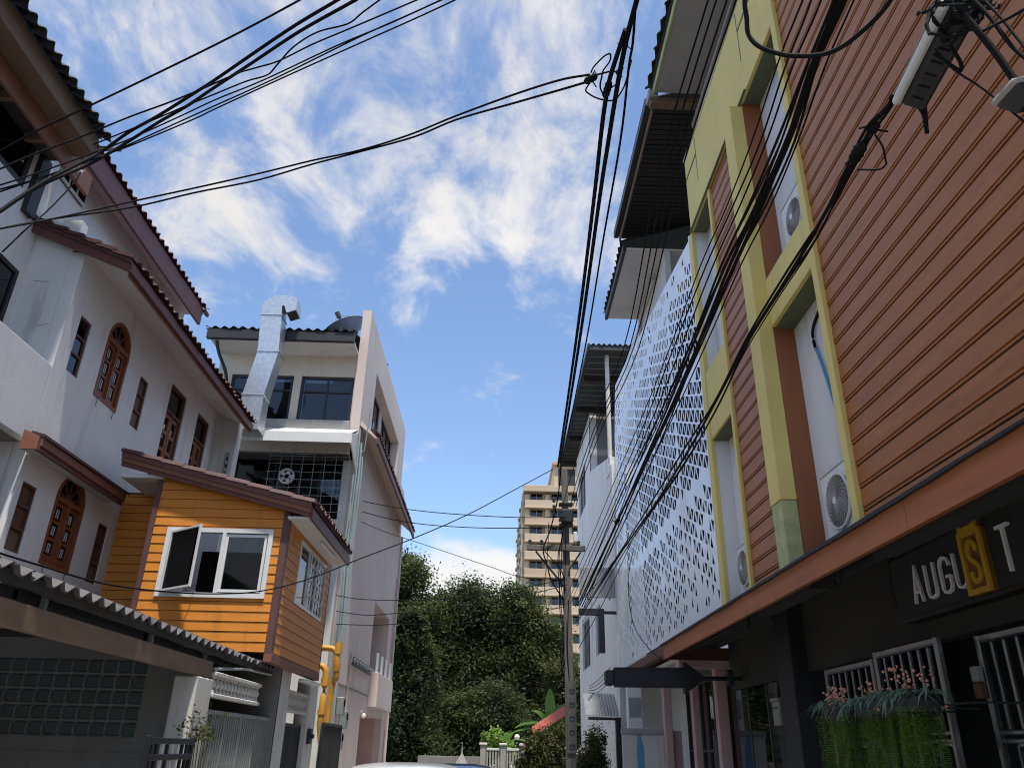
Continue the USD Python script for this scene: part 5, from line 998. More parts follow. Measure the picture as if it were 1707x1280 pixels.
# ------------------------------------------------------------------ cars (only their roofs reach into the frame)
def car(name, label, x, y, mat, hgt, L=4.3, W=1.72):
    p = thing(name, label, 'car', loc=(x, y, 0)); k = hgt / 1.45
    def sec(xs): return [(yy, zz * k) for yy, zz in xs]
    low = sec([(-L / 2, .35), (-L / 2, .72), (-L / 2 + .12, .86), (-1.0, .92), (1.35, .95), (L / 2 - .1, .90), (L / 2, .6), (L / 2 - .02, .32)]); g = G()
    g.hull([(s * W / 2 * (.92 if (zz < .5 or abs(yy) > L / 2 - .2) else 1), yy, zz) for yy, zz in low for s in (-1, 1)]); g.build('body', mat, p, smooth=25)
    g = G(); g.hull([(s * (W / 2 - .06), yy, .93 * k) for yy in (-1.35, 1.75) for s in (-1, 1)] + [(s * (W / 2 - .25), yy, 1.34 * k) for yy in (-.62, 1.2) for s in (-1, 1)]); g.build('windows', 'glass_grey', p)
    rf = trimesh.creation.icosphere(3, 1.0); v = rf.vertices.copy(); v = np.sign(v) * np.abs(v) ** .75; v[:, 0] *= W / 2 - .24; v[:, 1] = v[:, 1] * .98 + .28; v[:, 2] = 1.335 * k + np.maximum(v[:, 2], -.2) * .115 * k; G().add(v, rf.faces).build('roof', mat, p, smooth=True)
    for sx in (-1, 1):
        for yy in (-1.32, 1.3): x_ = numbered(p + '/wheel'); UsdGeom.Xform.Define(stage, x_); G().tube([(sx * (W / 2 - .2), yy, .31), (sx * (W / 2 + .01), yy, .31)], .31, 18).build('tyre', 'rubber', x_); G().tube([(sx * (W / 2), yy, .31), (sx * (W / 2 + .02), yy, .31)], .19, 14).build('rim', 'alu_white', x_)
        G().box(sx * .55 - .15, sx * .55 + .15, -L / 2 - .01, -L / 2 + .05, .62 * k, .74 * k, .02).build('tail_light', 'red_cloth', p); G().box(sx * .58 - .14, sx * .58 + .14, L / 2 - .12, L / 2 - .03, .62 * k, .74 * k, .02).build('headlight', 'alu_white', p)
        for y0 in (-.55, .45): G().box(sx * (W / 2 - .17) - .012, sx * (W / 2 - .17) + .012, y0 - .03, y0 + .03, .94 * k, 1.33 * k).build('pillar', mat, p)
    return p
car('parked_car', 'white car parked in the street, only its roof showing at the bottom', -.92, 9.2, 'car_white', 1.452)
car('parked_car', 'dark blue car farther along the street beyond the white car roof', -.62, 16.2, 'car_blue', 1.34)

# ------------------------------------------------------------------ utility pole
p = thing('utility_pole', 'weathered concrete utility pole with crossarm and tangle of fittings', 'utility pole')
G().hull([(1.83 + sx * .115, 20 + sy * .115, -.1) for sx in (-1, 1) for sy in (-1, 1)] + [(1.71 + sx * .075, 20 + sy * .075, 8.45) for sx in (-1, 1) for sy in (-1, 1)]).build('shaft', 'pole_concrete', p)
G().box(.72, 2.22, 19.80, 19.90, 6.22, 6.36, .012).build('crossarm', 'pole_concrete', p)
for a, b in (((.95, 19.85, 6.2), (1.70, 19.88, 5.3)), ((2.1, 19.85, 6.2), (1.80, 19.88, 5.75))): G().tube([a, b], .025, 6).build('brace', 'steel_dark', p)
for z in (6.9, 7.05, 7.25, 7.45): G().box(1.56, 1.92, 19.84, 20.12, z, z + .05, .006).build('band', 'steel_dark', p)
G().box(1.60, 1.92, 19.74, 19.90, 6.95, 7.3, .03).build('junction_box', 'steel_dark', p); G().box(1.92, 2.02, 19.8, 19.95, 6.45, 6.72, .02).build('fuse_box', 'alu_white', p)
for x_, z in ((.80, 6.37), (1.1, 6.37), (2.05, 6.37), (1.42, 7.1), (1.42, 7.3), (1.42, 7.5)): G().lathe((x_, 19.85, z), [(0, 0), (.03, 0), (.05, .03), (.03, .06), (.05, .09), (.03, .12), (0, .14)], 8).build('insulator', 'steel_dark', p)
G().box(1.72, 1.94, 19.86, 19.88, 1.55, 3.1).build('pole_plate', 'pole_plate', p)
for z in (1.7, 2.0, 2.3, 2.6, 2.9): G().tube([(1.83 + .06 * math.cos(t), 19.85, z + .045 * math.sin(t)) for t in np.linspace(0, 2 * np.pi, 13)], .006, 4, False).build('cable_ring', 'steel_dark', p)

# ------------------------------------------------------------------ wires
WIRES = {
 'L1': (0.013, [(-6.25,7.4,7.8),(-5.6,7.24,8.15),(-4.98,7.1,8.43),(-3.3,6.34,8.64),(-2.31,5.92,8.87),(-1.89,5.71,8.95)]),
 'L2': (0.012, [(-6.27,7.51,7.64),(-5.94,7.61,8.03),(-5.63,7.7,8.34),(-5.37,7.77,8.59),(-4.85,7.67,8.8),(-4.26,7.39,8.78),(-3.82,7.16,8.76),(-3.16,6.77,8.69)]),
 'L3thick': (0.02, [(-5.6,6.93,6.56),(-5.46,7.32,7.38),(-5.24,7.66,8.06),(-5.14,7.78,8.32),(-4.82,7.7,8.58),(-4.41,7.52,8.69),(-3.81,7.21,8.84),(-3.59,7.09,8.89),(-2.58,6.45,9.03),(-1.93,6.02,9.02),(-1.58,5.76,8.99)]),
 'L4thick': (0.02, [(-5.66,7.0,6.6),(-5.49,7.4,7.44),(-5.23,7.77,8.11),(-4.94,7.9,8.58),(-4.48,7.68,8.73),(-4.08,7.5,8.84),(-3.7,7.29,8.94),(-3.15,6.98,9.06),(-2.48,6.55,9.13),(-1.76,6.09,9.11),(-1.41,5.84,9.09)]),
 'L5': (0.01, [(-3.16,6.77,8.69),(-2.96,6.74,8.74),(-2.71,6.69,8.8),(-2.32,6.56,8.93),(-1.95,6.44,9.02),(-1.54,6.3,9.11),(-1.07,6.12,9.19),(-0.64,5.94,9.24)]),
 'L6loop': (0.01, [(-5.31,7.84,8.48),(-4.87,7.69,8.57),(-4.43,7.53,8.65),(-4.02,7.37,8.72),(-3.6,7.2,8.77),(-3.19,7.02,8.8),(-2.91,6.92,8.81),(-2.77,6.8,8.85),(-2.53,6.58,8.91),(-2.22,6.39,8.94),(-1.85,6.24,8.91),(-1.66,6.09,8.92),(-1.42,5.9,8.92),(-1.26,5.77,8.92)]),
 'L7': (0.01, [(-6.18,7.47,7.41),(-5.78,7.67,7.85),(-5.26,7.86,8.38),(-4.94,7.95,8.69),(-4.31,7.82,8.97),(-3.78,7.6,9.07),(-3.11,7.32,9.14),(-2.13,6.84,9.23),(-1.44,6.52,9.27),(-0.82,6.18,9.27),(-0.44,5.95,9.25)]),
 'L8': (0.01, [(-6.18,7.49,7.38),(-5.73,7.73,7.84),(-5.24,7.91,8.34),(-4.94,7.99,8.64),(-4.3,7.86,8.93),(-3.79,7.65,9.02),(-2.94,7.27,9.13),(-1.82,6.7,9.24),(-1.22,6.4,9.27),(-0.77,6.15,9.26),(-0.44,5.97,9.23)]),
 'L9': (0.01, [(-6.18,7.51,7.34),(-5.61,7.78,7.97),(-5.18,7.93,8.4),(-4.91,8.0,8.64),(-4.14,7.86,8.97),(-3.82,7.73,9.04),(-2.81,7.3,9.21),(-1.77,6.82,9.32),(-1.17,6.52,9.35),(-0.67,6.24,9.35),(-0.31,6.01,9.33)]),
 'Lstray': (0.01, [(-5.57,7.31,6.46),(-5.56,7.51,6.89),(-5.53,7.7,7.29),(-5.5,7.83,7.62),(-5.47,7.95,7.97),(-5.46,7.99,8.17)]),
 'P1': (0.013, [(-6.32,7.87,7.11),(-5.9,8.41,7.73),(-5.29,8.97,8.47),(-4.45,9.03,8.8),(-3.63,9.02,9.07),(-2.82,8.82,9.17),(-2.07,8.45,9.06),(-1.35,8.01,8.95),(-0.69,7.48,8.8),(-0.01,6.85,8.53),(0.51,6.31,8.23),(0.81,5.99,7.99)]),
 'P2': (0.013, [(-6.38,7.94,7.15),(-6.03,8.39,7.68),(-5.34,9.09,8.46),(-4.53,9.14,8.79),(-3.67,9.15,9.06),(-2.84,8.89,9.16),(-2.07,8.47,9.05),(-1.26,7.96,8.88),(-0.68,7.47,8.73),(0.06,6.82,8.4),(0.57,6.29,8.09),(0.77,6.05,7.94)]),
 'C1thick': (0.025, [(1.47,18.33,8.05),(1.33,13.44,7.93),(1.22,10.26,7.8),(1.12,7.67,7.74),(1.09,6.69,7.7),(1.08,5.82,7.74),(1.09,5.29,7.76),(1.12,4.92,7.79),(1.13,4.71,7.8)]),
 'C2': (0.024, [(1.42,18.46,8.0),(1.26,13.3,7.86),(1.15,10.24,7.74),(1.04,7.58,7.67),(0.99,6.48,7.68),(0.98,6.03,7.7),(0.99,5.75,7.72),(1.06,5.21,7.75)]),
 'C3': (0.013, [(1.52,18.56,8.1),(1.42,12.11,8.0),(1.31,8.78,7.91),(1.26,6.85,7.9),(1.19,5.81,7.9),(1.18,5.48,7.9),(1.13,5.01,7.9),(1.11,4.79,7.9)]),
 'Cl1': (0.009, [(0.82,5.95,7.97),(0.85,5.9,8.01),(0.93,5.84,8.07),(0.98,5.81,8.09),(1.01,5.81,8.09),(1.01,5.86,8.05),(0.95,5.94,8.0),(0.94,5.99,7.96),(0.93,6.06,7.9),(0.97,6.12,7.85),(1.0,6.15,7.82)]),
 'Cl2': (0.009, [(0.82,6.01,7.9),(0.78,6.07,7.86),(0.81,6.1,7.84),(0.9,6.13,7.81),(1.01,6.15,7.8),(1.09,6.14,7.8),(1.13,6.11,7.83),(1.18,6.05,7.9),(1.21,5.98,7.99),(1.24,5.88,8.1)]),
 'Cl3': (0.01, [(0.85,5.96,7.95),(0.94,5.95,7.97),(1.02,5.94,7.99),(1.1,5.94,7.99)]),
 'E0': (0.009, [(1.69,4.43,7.5),(1.67,4.63,7.46),(1.6,6.58,7.21),(1.86,10.7,7.28),(1.62,13.74,7.13),(1.54,16.58,7.05),(1.54,18.56,7.0)]),
 'E1': (0.009, [(1.77,4.43,7.5),(1.74,4.63,7.46),(1.68,6.58,7.21),(1.95,10.69,7.28),(1.75,13.73,7.13),(1.7,16.57,7.05),(1.72,18.55,7.0)]),
 'E2': (0.009, [(1.85,4.43,7.5),(1.83,4.63,7.46),(1.76,6.57,7.21),(2.01,10.68,7.28),(1.81,13.72,7.13),(1.77,16.56,7.05),(1.79,18.54,7.0)]),
 'E3': (0.009, [(1.93,4.42,7.5),(1.91,4.62,7.46),(1.84,6.57,7.21),(2.09,10.68,7.28),(1.89,13.72,7.13),(1.83,16.56,7.05),(1.86,18.53,7.0)]),
 'B0': (0.009, [(1.67,2.61,5.2),(1.65,2.84,5.12),(1.62,3.13,5.03),(1.59,3.56,4.91),(1.56,4.06,4.82),(1.53,4.63,4.75),(1.54,5.55,4.67),(1.54,7.01,4.6),(1.55,9.05,4.6),(1.61,11.67,4.6),(1.8,18.36,4.6)]),
 'B1': (0.007, [(1.7,2.62,5.21),(1.66,2.84,5.13),(1.62,3.12,5.03),(1.62,3.56,4.92),(1.6,4.07,4.82),(1.56,4.63,4.75),(1.54,5.53,4.67),(1.54,6.98,4.6),(1.6,9.06,4.6),(1.71,11.75,4.6),(1.86,18.39,4.6)]),
 'B2': (0.011, [(1.71,2.63,5.22),(1.68,2.84,5.14),(1.65,3.13,5.04),(1.65,3.57,4.92),(1.61,4.07,4.82),(1.56,4.62,4.75),(1.56,5.53,4.67),(1.59,7.01,4.6),(1.65,9.09,4.6),(1.71,11.71,4.6),(1.83,18.24,4.6)]),
 'B3': (0.013, [(1.72,2.63,5.23),(1.7,2.85,5.15),(1.67,3.14,5.04),(1.65,3.57,4.92),(1.62,4.06,4.82),(1.59,4.62,4.75),(1.6,5.54,4.67),(1.62,7.01,4.6),(1.66,9.06,4.6),(1.72,11.67,4.6),(1.89,18.28,4.6)]),
 'B4': (0.011, [(1.75,2.64,5.24),(1.72,2.86,5.15),(1.68,3.14,5.05),(1.67,3.56,4.92),(1.64,4.06,4.82),(1.62,4.63,4.75),(1.61,5.54,4.67),(1.63,6.99,4.6),(1.68,9.05,4.6),(1.77,11.71,4.6),(1.95,18.34,4.6)]),
 'B5': (0.008, [(1.76,2.65,5.25),(1.72,2.86,5.16),(1.69,3.14,5.06),(1.7,3.57,4.92),(1.67,4.07,4.82),(1.62,4.62,4.75),(1.61,5.52,4.67),(1.66,6.99,4.6),(1.74,9.09,4.6),(1.82,11.73,4.6),(1.94,18.22,4.6)]),
 'B6': (0.006, [(1.69,2.65,5.26),(1.67,2.87,5.17),(1.64,3.16,5.06),(1.62,3.58,4.92),(1.57,4.06,4.82),(1.53,4.61,4.75),(1.54,5.54,4.67),(1.57,7.03,4.6),(1.59,9.08,4.6),(1.63,11.66,4.6),(1.76,18.23,4.6)]),
 'B7': (0.008, [(1.77,2.67,5.27),(1.74,2.88,5.18),(1.69,3.15,5.07),(1.67,3.57,4.93),(1.65,4.06,4.82),(1.63,4.63,4.75),(1.63,5.54,4.67),(1.64,6.99,4.6),(1.68,9.03,4.6),(1.77,11.69,4.6),(2.0,18.39,4.6)]),
 'Bthin0': (0.006, [(1.59,2.69,5.3),(1.58,2.93,5.22),(1.55,3.23,5.13),(1.54,3.68,5.01),(1.5,4.17,4.91),(1.46,4.72,4.83),(1.44,5.65,4.73),(1.45,7.16,4.64),(1.48,9.27,4.63),(1.52,11.85,4.62),(1.58,18.16,4.6)]),
 'Bthin1': (0.006, [(1.65,2.7,5.3),(1.63,2.93,5.22),(1.59,3.22,5.13),(1.58,3.66,5.02),(1.55,4.17,4.92),(1.51,4.74,4.83),(1.5,5.68,4.73),(1.51,7.18,4.64),(1.53,9.21,4.63),(1.57,11.7,4.62),(1.65,18.0,4.6)]),
 'Bthin2': (0.005, [(1.56,2.7,5.3),(1.53,2.92,5.22),(1.5,3.21,5.13),(1.49,3.66,5.02),(1.46,4.19,4.91),(1.42,4.77,4.83),(1.41,5.7,4.73),(1.4,7.15,4.64),(1.41,9.13,4.63),(1.44,11.65,4.62),(1.5,18.17,4.6)]),
 'Bthin3': (0.006, [(1.83,2.68,5.3),(1.8,2.9,5.22),(1.77,3.2,5.13),(1.77,3.66,5.02),(1.75,4.19,4.91),(1.71,4.76,4.83),(1.7,5.66,4.73),(1.71,7.07,4.65),(1.75,9.06,4.63),(1.83,11.68,4.62),(2.03,18.41,4.6)]),
 'S0': (0.009, [(2.0,3.02,4.75),(2.0,3.09,4.73),(1.95,3.18,4.71),(1.93,3.29,4.68),(1.93,3.51,4.64),(1.92,3.87,4.57),(1.89,4.03,4.54),(1.85,4.5,4.49),(1.84,5.22,4.46),(1.88,6.28,4.43),(1.86,7.34,4.4),(1.86,9.3,4.38),(1.86,12.22,4.37),(1.85,18.73,4.35)]),
 'S1': (0.013, [(2.02,3.03,4.75),(2.0,3.1,4.73),(1.97,3.18,4.71),(1.96,3.29,4.68),(1.95,3.51,4.64),(1.92,3.88,4.57),(1.91,4.04,4.54),(1.88,4.51,4.49),(1.86,5.23,4.46),(1.89,6.3,4.43),(1.91,7.37,4.4),(1.92,9.34,4.38),(1.88,12.28,4.37),(1.9,18.86,4.35)]),
 'S2': (0.008, [(2.03,3.03,4.75),(2.02,3.1,4.73),(2.0,3.19,4.71),(1.98,3.3,4.68),(1.96,3.52,4.64),(1.95,3.89,4.57),(1.94,4.05,4.54),(1.89,4.52,4.49),(1.87,5.25,4.46),(1.93,6.31,4.43),(1.95,7.39,4.4),(1.94,9.37,4.38),(1.93,12.34,4.37),(2.03,18.98,4.35)]),
 'S3': (0.005, [(2.02,3.18,4.75),(2.0,3.5,4.69),(1.99,3.87,4.64),(1.98,4.25,4.59),(1.93,4.8,4.53),(1.91,5.58,4.48),(1.97,6.64,4.46),(1.99,8.3,4.43),(1.94,10.88,4.4)]),
 'Loop': (0.01, [(1.0,2.26,4.62),(0.99,2.31,4.53),(1.0,2.34,4.46),(1.01,2.37,4.39),(1.05,2.37,4.32),(1.13,2.36,4.27),(1.2,2.34,4.24),(1.28,2.31,4.22),(1.34,2.26,4.21),(1.39,2.18,4.21),(1.42,2.11,4.21),(1.44,2.05,4.22),(1.45,1.98,4.24)]),
 'R1': (0.012, [(1.53,1.83,3.88),(1.57,1.83,3.77),(1.6,1.83,3.68),(1.63,1.83,3.57),(1.66,1.82,3.49)]),
 'R2': (0.007, [(1.54,1.79,3.91),(1.57,1.78,3.81),(1.6,1.77,3.67),(1.63,1.75,3.57)]),
 'R3': (0.005, [(1.57,1.78,3.89),(1.59,1.76,3.78),(1.61,1.73,3.6)]),
 'R4': (0.005, [(1.54,1.79,3.76),(1.56,1.74,3.74),(1.57,1.7,3.72),(1.59,1.64,3.7)]),
 'R5': (0.004, [(1.56,2.05,3.97),(1.59,2.03,3.85),(1.63,1.97,3.69),(1.66,1.87,3.43)]),
 'R6': (0.007, [(1.58,2.01,3.99),(1.61,2.03,3.95),(1.64,2.05,3.91),(1.65,2.07,3.89),(1.63,2.07,3.9),(1.56,2.06,3.96)]),
 'R7': (0.009, [(1.69,2.43,4.14),(1.72,2.45,4.1),(1.75,2.47,4.06),(1.77,2.51,4.0)]),
 'R8': (0.007, [(1.72,2.4,4.15),(1.74,2.43,4.1),(1.76,2.48,4.04),(1.77,2.51,4.0)]),
 'R9': (0.005, [(1.79,2.91,4.37),(1.84,2.95,4.33),(1.87,3.0,4.29),(1.88,3.02,4.28),(1.86,3.06,4.28),(1.78,3.11,4.32)]),
 'X1': (0.011, [(-4.82,7.43,3.21),(-4.88,8.38,3.27),(-4.81,9.73,3.33),(-4.48,10.72,3.42),(-4.07,11.59,3.55),(-3.57,12.21,3.72),(-3.0,12.79,4.04),(-2.42,13.69,4.56),(-1.66,15.09,5.29),(-0.69,16.57,6.2),(0.38,18.02,7.26),(1.34,19.06,8.14)]),
 'X2': (0.012, [(-4.28,22.26,8.15),(-3.35,22.02,7.92),(-2.27,21.68,7.69),(-0.88,21.12,7.45),(0.44,20.47,7.24),(1.74,19.68,7.06)]),
 'X3': (0.012, [(-4.27,22.34,7.88),(-3.34,22.12,7.59),(-2.25,21.78,7.34),(-0.86,21.23,7.13),(0.45,20.57,6.97),(1.82,19.74,6.82)]),
 'X4': (0.009, [(-4.32,22.3,7.62),(-3.3,22.09,7.18),(-2.21,21.79,6.79),(-1.17,21.44,6.4),(-0.17,21.03,6.01),(0.63,20.65,5.69),(1.68,20.05,5.55)]),
 'X5': (0.01, [(-4.0,19.82,4.97),(-3.41,19.92,4.91),(-2.53,20.02,4.92),(-1.34,20.08,4.99),(0.16,20.03,5.21),(1.74,19.84,5.51)]),
 'X6': (0.01, [(-3.97,19.89,4.6),(-3.24,20.0,4.54),(-2.51,20.07,4.61),(-1.62,20.12,4.69),(0.17,20.07,4.99),(1.74,19.87,5.37)]),
 'X7': (0.01, [(-3.94,19.94,4.3),(-3.08,20.05,4.31),(-2.42,20.11,4.36),(-1.31,20.17,4.39),(0.33,20.13,4.57),(1.74,19.96,4.87)]),
 'X8': (0.008, [(-3.4,27.71,3.7),(-1.98,26.16,3.58),(-0.44,24.14,3.44),(0.87,22.05,3.32),(1.82,20.15,3.28)]),
 'X9': (0.008, [(-3.38,27.74,3.42),(-1.97,26.18,3.3),(-0.43,24.16,3.19),(0.87,22.06,3.16),(1.82,20.16,3.13)]),
 'X10': (0.01, [(-3.33,27.78,2.78),(-1.93,26.24,2.71),(-0.59,24.5,2.79),(0.42,22.93,2.92),(1.24,21.43,3.06),(1.85,20.16,3.09)]),
 'X11': (0.008, [(-3.36,27.75,3.2),(-1.55,25.7,3.03),(0.42,22.87,3.04),(1.82,20.17,3.06)]),
 'H0': (0.009, [(2.06,20.27,3.91),(2.62,19.33,4.95),(3.12,18.2,6.06)]),
 'H1': (0.009, [(2.09,20.1,5.04),(2.42,19.33,5.3),(2.71,18.36,5.66)]),
 'H2': (0.007, [(2.94,16.78,5.62),(2.72,16.36,4.92),(2.64,15.87,4.23),(2.67,15.44,3.71),(2.84,14.93,3.28),(2.98,14.62,3.11)]),
 'D1': (0.018, [(1.57,19.2,8.31),(1.49,19.45,7.49),(1.32,19.65,6.75),(1.14,19.77,6.24),(1.24,19.84,5.87),(1.34,19.89,5.51),(1.52,19.92,5.22),(1.67,19.94,5.01)]),
 'D2': (0.014, [(1.16,19.74,6.19),(1.44,19.79,5.9),(1.63,19.82,5.65),(1.7,19.89,5.29)]),
 'D3': (0.01, [(1.27,19.56,6.89),(1.24,19.75,6.01),(1.18,19.9,5.21),(1.3,19.99,4.43),(1.26,20.06,3.73),(1.52,20.07,3.32)]),
 'D4': (0.012, [(1.6,19.49,7.03),(1.6,19.73,6.01),(1.55,19.9,5.0),(1.64,20.0,4.15),(1.58,20.04,3.73),(1.69,20.08,3.05)]),
 'D5': (0.012, [(1.67,19.53,6.89),(1.54,19.73,6.01),(1.64,19.9,5.0),(1.7,20.0,4.15),(1.64,20.05,3.62),(1.75,20.07,3.05)]),
 'D6': (0.012, [(1.71,19.56,6.74),(1.7,19.72,6.01),(1.67,19.9,5.0),(1.74,19.99,4.15),(1.68,20.05,3.51),(1.79,20.07,3.05)]),
 'D7': (0.012, [(1.64,19.61,6.6),(1.51,19.74,6.01),(1.58,19.91,5.0),(1.67,20.0,4.15),(1.61,20.07,3.4),(1.72,20.07,3.05)]),
 'D8': (0.012, [(1.77,19.74,4.98),(1.74,19.86,3.86),(1.79,19.91,2.91),(1.8,19.92,1.86)]),
}
CLAMP = [([0.764, 6.052, 7.942], [0.896, 5.99, 7.984]), ([1.03, 6.011, 7.944], [0.987, 6.146, 7.82]), ([1.988, 3.184, 4.72], [1.971, 3.25, 4.7]), ([1.948, 3.282, 4.66], [1.931, 3.413, 4.63]), ([1.096, 5.422, 7.8], [1.091, 5.465, 7.8]), ([1.08, 5.747, 7.8], [1.074, 5.793, 7.8]), ([1.704, 10.843, 4.6], [1.686, 11.074, 4.6]), ([-5.502, 7.95, 8.189], [-5.455, 8.015, 8.149])]
BOX = ([1.664, 2.447, 4.14], [1.554, 1.882, 4.038])
COIL = [1.576, 1.903, 4.007]
LAMP = [1.587, 1.835, 3.53]
GROUPS = {
 'L1': 'topmost black cable crossing from the terracotta eave to the upper edge', 'L2': 'second black cable under the topmost one, merging into the thick pair',
 'L3thick': 'upper of the two thick black cables fanning from the left eave', 'L4thick': 'lower of the two thick black cables fanning from the left eave',
 'L6loop': 'slack kinked black wire hanging in loops among the upper left cables', 'Lstray': 'stray wire curving down the white wall beside the clips',
 'P1': 'upper cable of the long pair strung from the middle clamp to the left', 'P2': 'lower cable of the long pair strung from the middle clamp to the left',
 'C1thick': 'thickest of the cables rising overhead from the pole through the middle of the sky', 'C2': 'cable beside the thickest one, ending in a taped splice near the clamp', 'C3': 'thin rightmost cable of the set rising through the middle of the sky',
 'Cl1': 'tall looped jumper wire standing over the clamp', 'Cl2': 'low looped jumper wire hanging below the clamp', 'Cl3': 'short tie wire from the clamp to the thickest cable',
 'S1': 'middle and thickest strand of the cable run from the white closure box', 'Loop': 'round black cable loop hanging in front of the red boards',
 'R1': 'thick black conduit leading down to the floodlight', 'R9': 'thin loose wire loop under the splice of the closure cable', 'R7': 'thick black tail hanging below the white closure box', 'R8': 'thin black tail hanging below the white closure box', 'R6': 'small kinked wire loop right of the closure box',
 'X1': 'long cable from the carport past the orange annex up to the pole top', 'X4': 'thin wire slanting from the shophouse corner down to the pole', 'X10': 'lowest pale wire sagging before the dark trees',
 'D1': 'thick black drop cable bowing left from the pole top to the crossarm', 'H2': 'thin wire hanging down the white screen to the black arrow', 'D8': 'cable fixed down the lower shaft of the pole'}
SETS = (('L', 'thin parallel wire in the fan of cables crossing the upper left sky', 'thin wires of the upper left fan'), ('E', 'one of four parallel wires passing under the right hand eaves', 'four wires under the right eaves'),
        ('Bthin', 'thin outlying wire beside the thick bundle in front of the red boards', 'thin wires beside the thick bundle'), ('B', 'black cable within the thick bundle crossing in front of the red boards', 'cables of the thick bundle'),
        ('S', 'outer strand of the cable run from the white closure box', 'strands from the closure box'), ('R', 'thin wire crossing the upper right corner over the boards', 'thin wires at the upper right corner'),
        ('X2', '', ''), ('H', 'short cable from the pole to the screen house side', 'short cables from pole to screen house'), ('D', 'black cable hanging in the tangle down the pole', 'tangle of cables on the pole'), ('X', 'thin wire stretched level between the shophouse and the pole', 'level wires between shophouse and pole'))
ORD = ['first', 'second', 'third', 'fourth', 'fifth', 'sixth', 'seventh', 'eighth', 'ninth']
for k in range(4): GROUPS['E%d' % k] = ['leftmost', 'second from the left', 'third from the left', 'rightmost'][k] + ' of the four parallel wires passing under the right hand eaves'
for k, q in enumerate(('L5', 'L7', 'L8', 'L9')): GROUPS[q] = ['uppermost', 'second', 'third', 'lowest'][k] + ' thin straight wire of the fan crossing the upper left sky'
for k, q in enumerate(('S0', 'S2', 'S3')): GROUPS[q] = ['left strand', 'right strand', 'thin loose wire'][k] + ' of the cable run descending from the white closure box'
for k, q in enumerate(('X2', 'X3', 'X5', 'X6', 'X7', 'X8', 'X9', 'X11')): GROUPS[q] = ORD[k] + ' wire from the top among the level wires between shophouse and pole'
for k in range(4): GROUPS['Bthin%d' % k] = ['second loosest thin wire left of the thick bundle', 'thin wire running closest along the left of the thick bundle', 'thin wire farthest left of the thick bundle', 'single thin wire running right of the thick bundle'][k]
GROUPS.update({'R2': 'thin wire above the floodlight conduit, nearer of the parallel two', 'R3': 'thin wire above the floodlight conduit, closest to the picture corner', 'R4': 'short wire rising to the right across the floodlight conduit', 'R5': 'hair thin wire slanting down the boards below the floodlight', 'H0': 'lower short cable from the pole to the edge of the screen house', 'H1': 'upper short cable from the pole to the grey metal sign panel', 'D2': 'short slanting cable under the left arm of the crossarm', 'D3': 'thin cable hanging free farthest left of the pole'})
for nm, (r_, pts) in WIRES.items():
    if nm in GROUPS: lab, grp = GROUPS[nm], None
    else: lab, grp = next((l, gq) for s, l, gq in SETS if l and nm.startswith(s))
    q = smooth_path(pts, 5); tag(G().tube(q, r_, 6 if r_ < .02 else 8).build('overhead_cable', 'cable', None, smooth=60), lab, 'cable', grp)

def blob(name, a, b, r_, label, cat, seed, mat='cable'):
    a, b = np.array(a, float), np.array(b, float); rr = np.random.default_rng(seed); p = thing(name, label, cat); t = np.linspace(0, 1, 9)
    G().tube([a + (b - a) * x_ for x_ in t], r_ * np.array([.35, .8, 1, .85, 1.05, .9, 1, .75, .3]), 9).build('sleeve', mat, p, smooth=50)
    for k in range(3): c = a + (b - a) * rr.uniform(.2, .8); G().tube([c, c + unit(rr.normal(size=3)) * r_ * 2.6], r_ * .18, 5).build('tie', mat, p)
    return p
blob('cable_clamp', *CLAMP[0], .042, 'black dead end clamp where the long pair of cables meets the middle set', 'clamp', 1); blob('cable_splice', *CLAMP[1], .042, 'taped black splice hanging just right of the clamp', 'splice', 2)
blob('cable_splice', *CLAMP[2], .034, 'forked black splice where the closure cable divides', 'splice', 3); blob('cable_splice', *CLAMP[3], .036, 'wrapped black splice lower on the closure cable', 'splice', 4)
for k in range(4): blob('cable_tie', *CLAMP[4 + k], .03, ['black tie high on the thickest middle cable', 'black tie lower on the thickest middle cable', 'dark knot of wires where the right bundle leaves the screen house', 'pale clip knot where the cables meet the terracotta beam'][k], 'cable tie', 5 + k, 'cable' if k < 3 else 'alu_white')

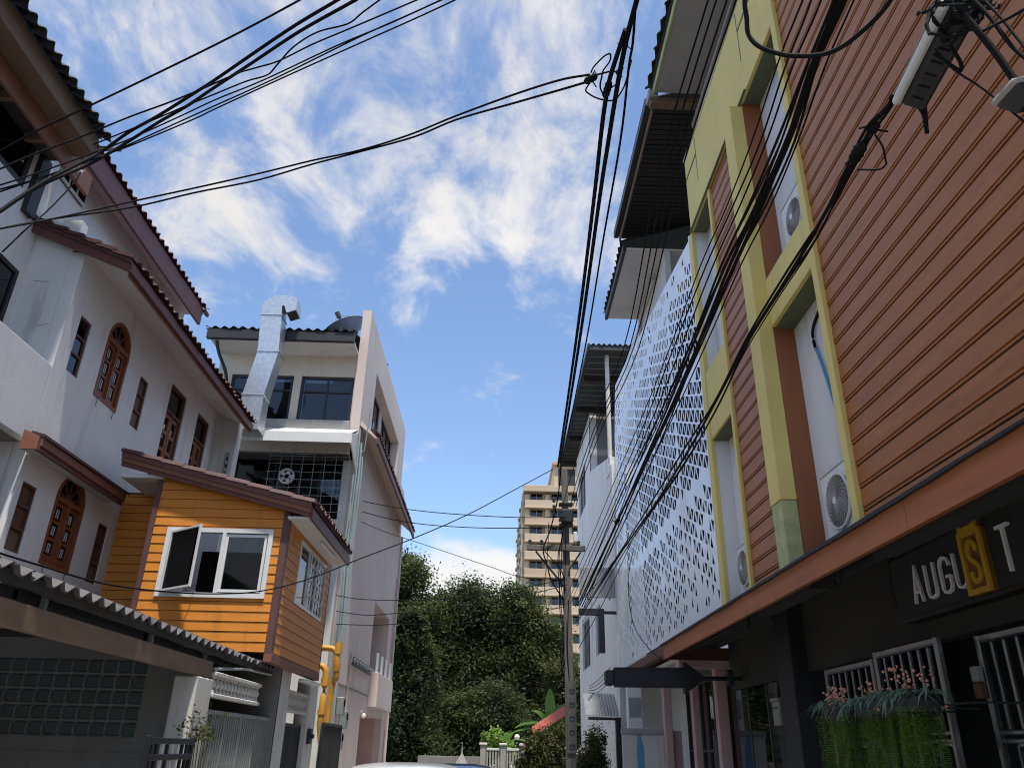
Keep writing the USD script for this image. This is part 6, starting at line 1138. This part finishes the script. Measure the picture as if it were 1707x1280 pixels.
# white closure box slung under the cables
p = thing('closure_box', 'long white lidded cable closure with a dark slotted underside, upper right', 'cable box')
a, b = np.array(BOX[0]), np.array(BOX[1]); e1 = unit(b - a); L = np.linalg.norm(b - a); e3 = unit(np.array([-.85, -.35, .30]) - e1 * np.dot(e1, [-.85, -.35, .30])); e2 = np.cross(e3, e1)
BT = (np.stack([e1, e2, e3], 1), a)
G(BT).box(0, L, -.055, .055, .0, .035, .012).build('lid', 'white_paint', p); G(BT).box(.02, L - .02, -.006, .006, .036, .042).build('lid_groove', 'steel_grey', p)
G(BT).box(.01, L - .01, -.05, .05, -.10, -.002, .012).build('tray', 'steel_dark', p)
for k in range(9): G(BT).box(.05 + k * .075, .09 + k * .075, -.058, -.0505, -.075, -.03).build('slot', 'black_paint', p); G(BT).box(.05 + k * .075, .09 + k * .075, .0505, .058, -.075, -.03).build('slot', 'black_paint', p)
p = thing('cable_coil', 'tangled coil of spare black cable at the top of the closure box', 'cable coil'); rr = np.random.default_rng(9); cc = np.array(COIL)
for k in range(9):
    u1 = unit(rr.normal(size=3)); u2 = unit(np.cross(u1, rr.normal(size=3))); R_ = rr.uniform(.07, .15); G().tube([cc + rr.normal(size=3) * .006 + (u1 * math.cos(t) + u2 * math.sin(t) * .7) * R_ for t in np.linspace(0, 2 * np.pi, 25)], rr.uniform(.004, .009), 5).build('turn', 'cable', p)
p = thing('floodlight', 'grey floodlight with a black hood at the right edge', 'lamp'); c = np.array(LAMP)
LT = (np.stack([unit((.9, .1, .35)), unit((-.1, 1, 0)), unit((-.35, 0, .9))], 1), c)
LT = (LT[0] * .62, LT[1])
G(LT).box(-.02, .34, -.09, .09, .0, .035, .014).build('lid', 'concrete', p); G(LT).hull([(x_, y_, z_) for x_, y_, z_ in ((0, -.08, -.005), (0, .08, -.005), (.3, -.08, -.005), (.3, .08, -.005), (.05, -.06, -.09), (.05, .06, -.09), (.28, -.06, -.09), (.28, .06, -.09))]).build('housing', 'steel_dark', p); G(LT).box(.08, .24, -.05, .05, -.10, -.091, .003).build('lens', 'glass_grey', p)
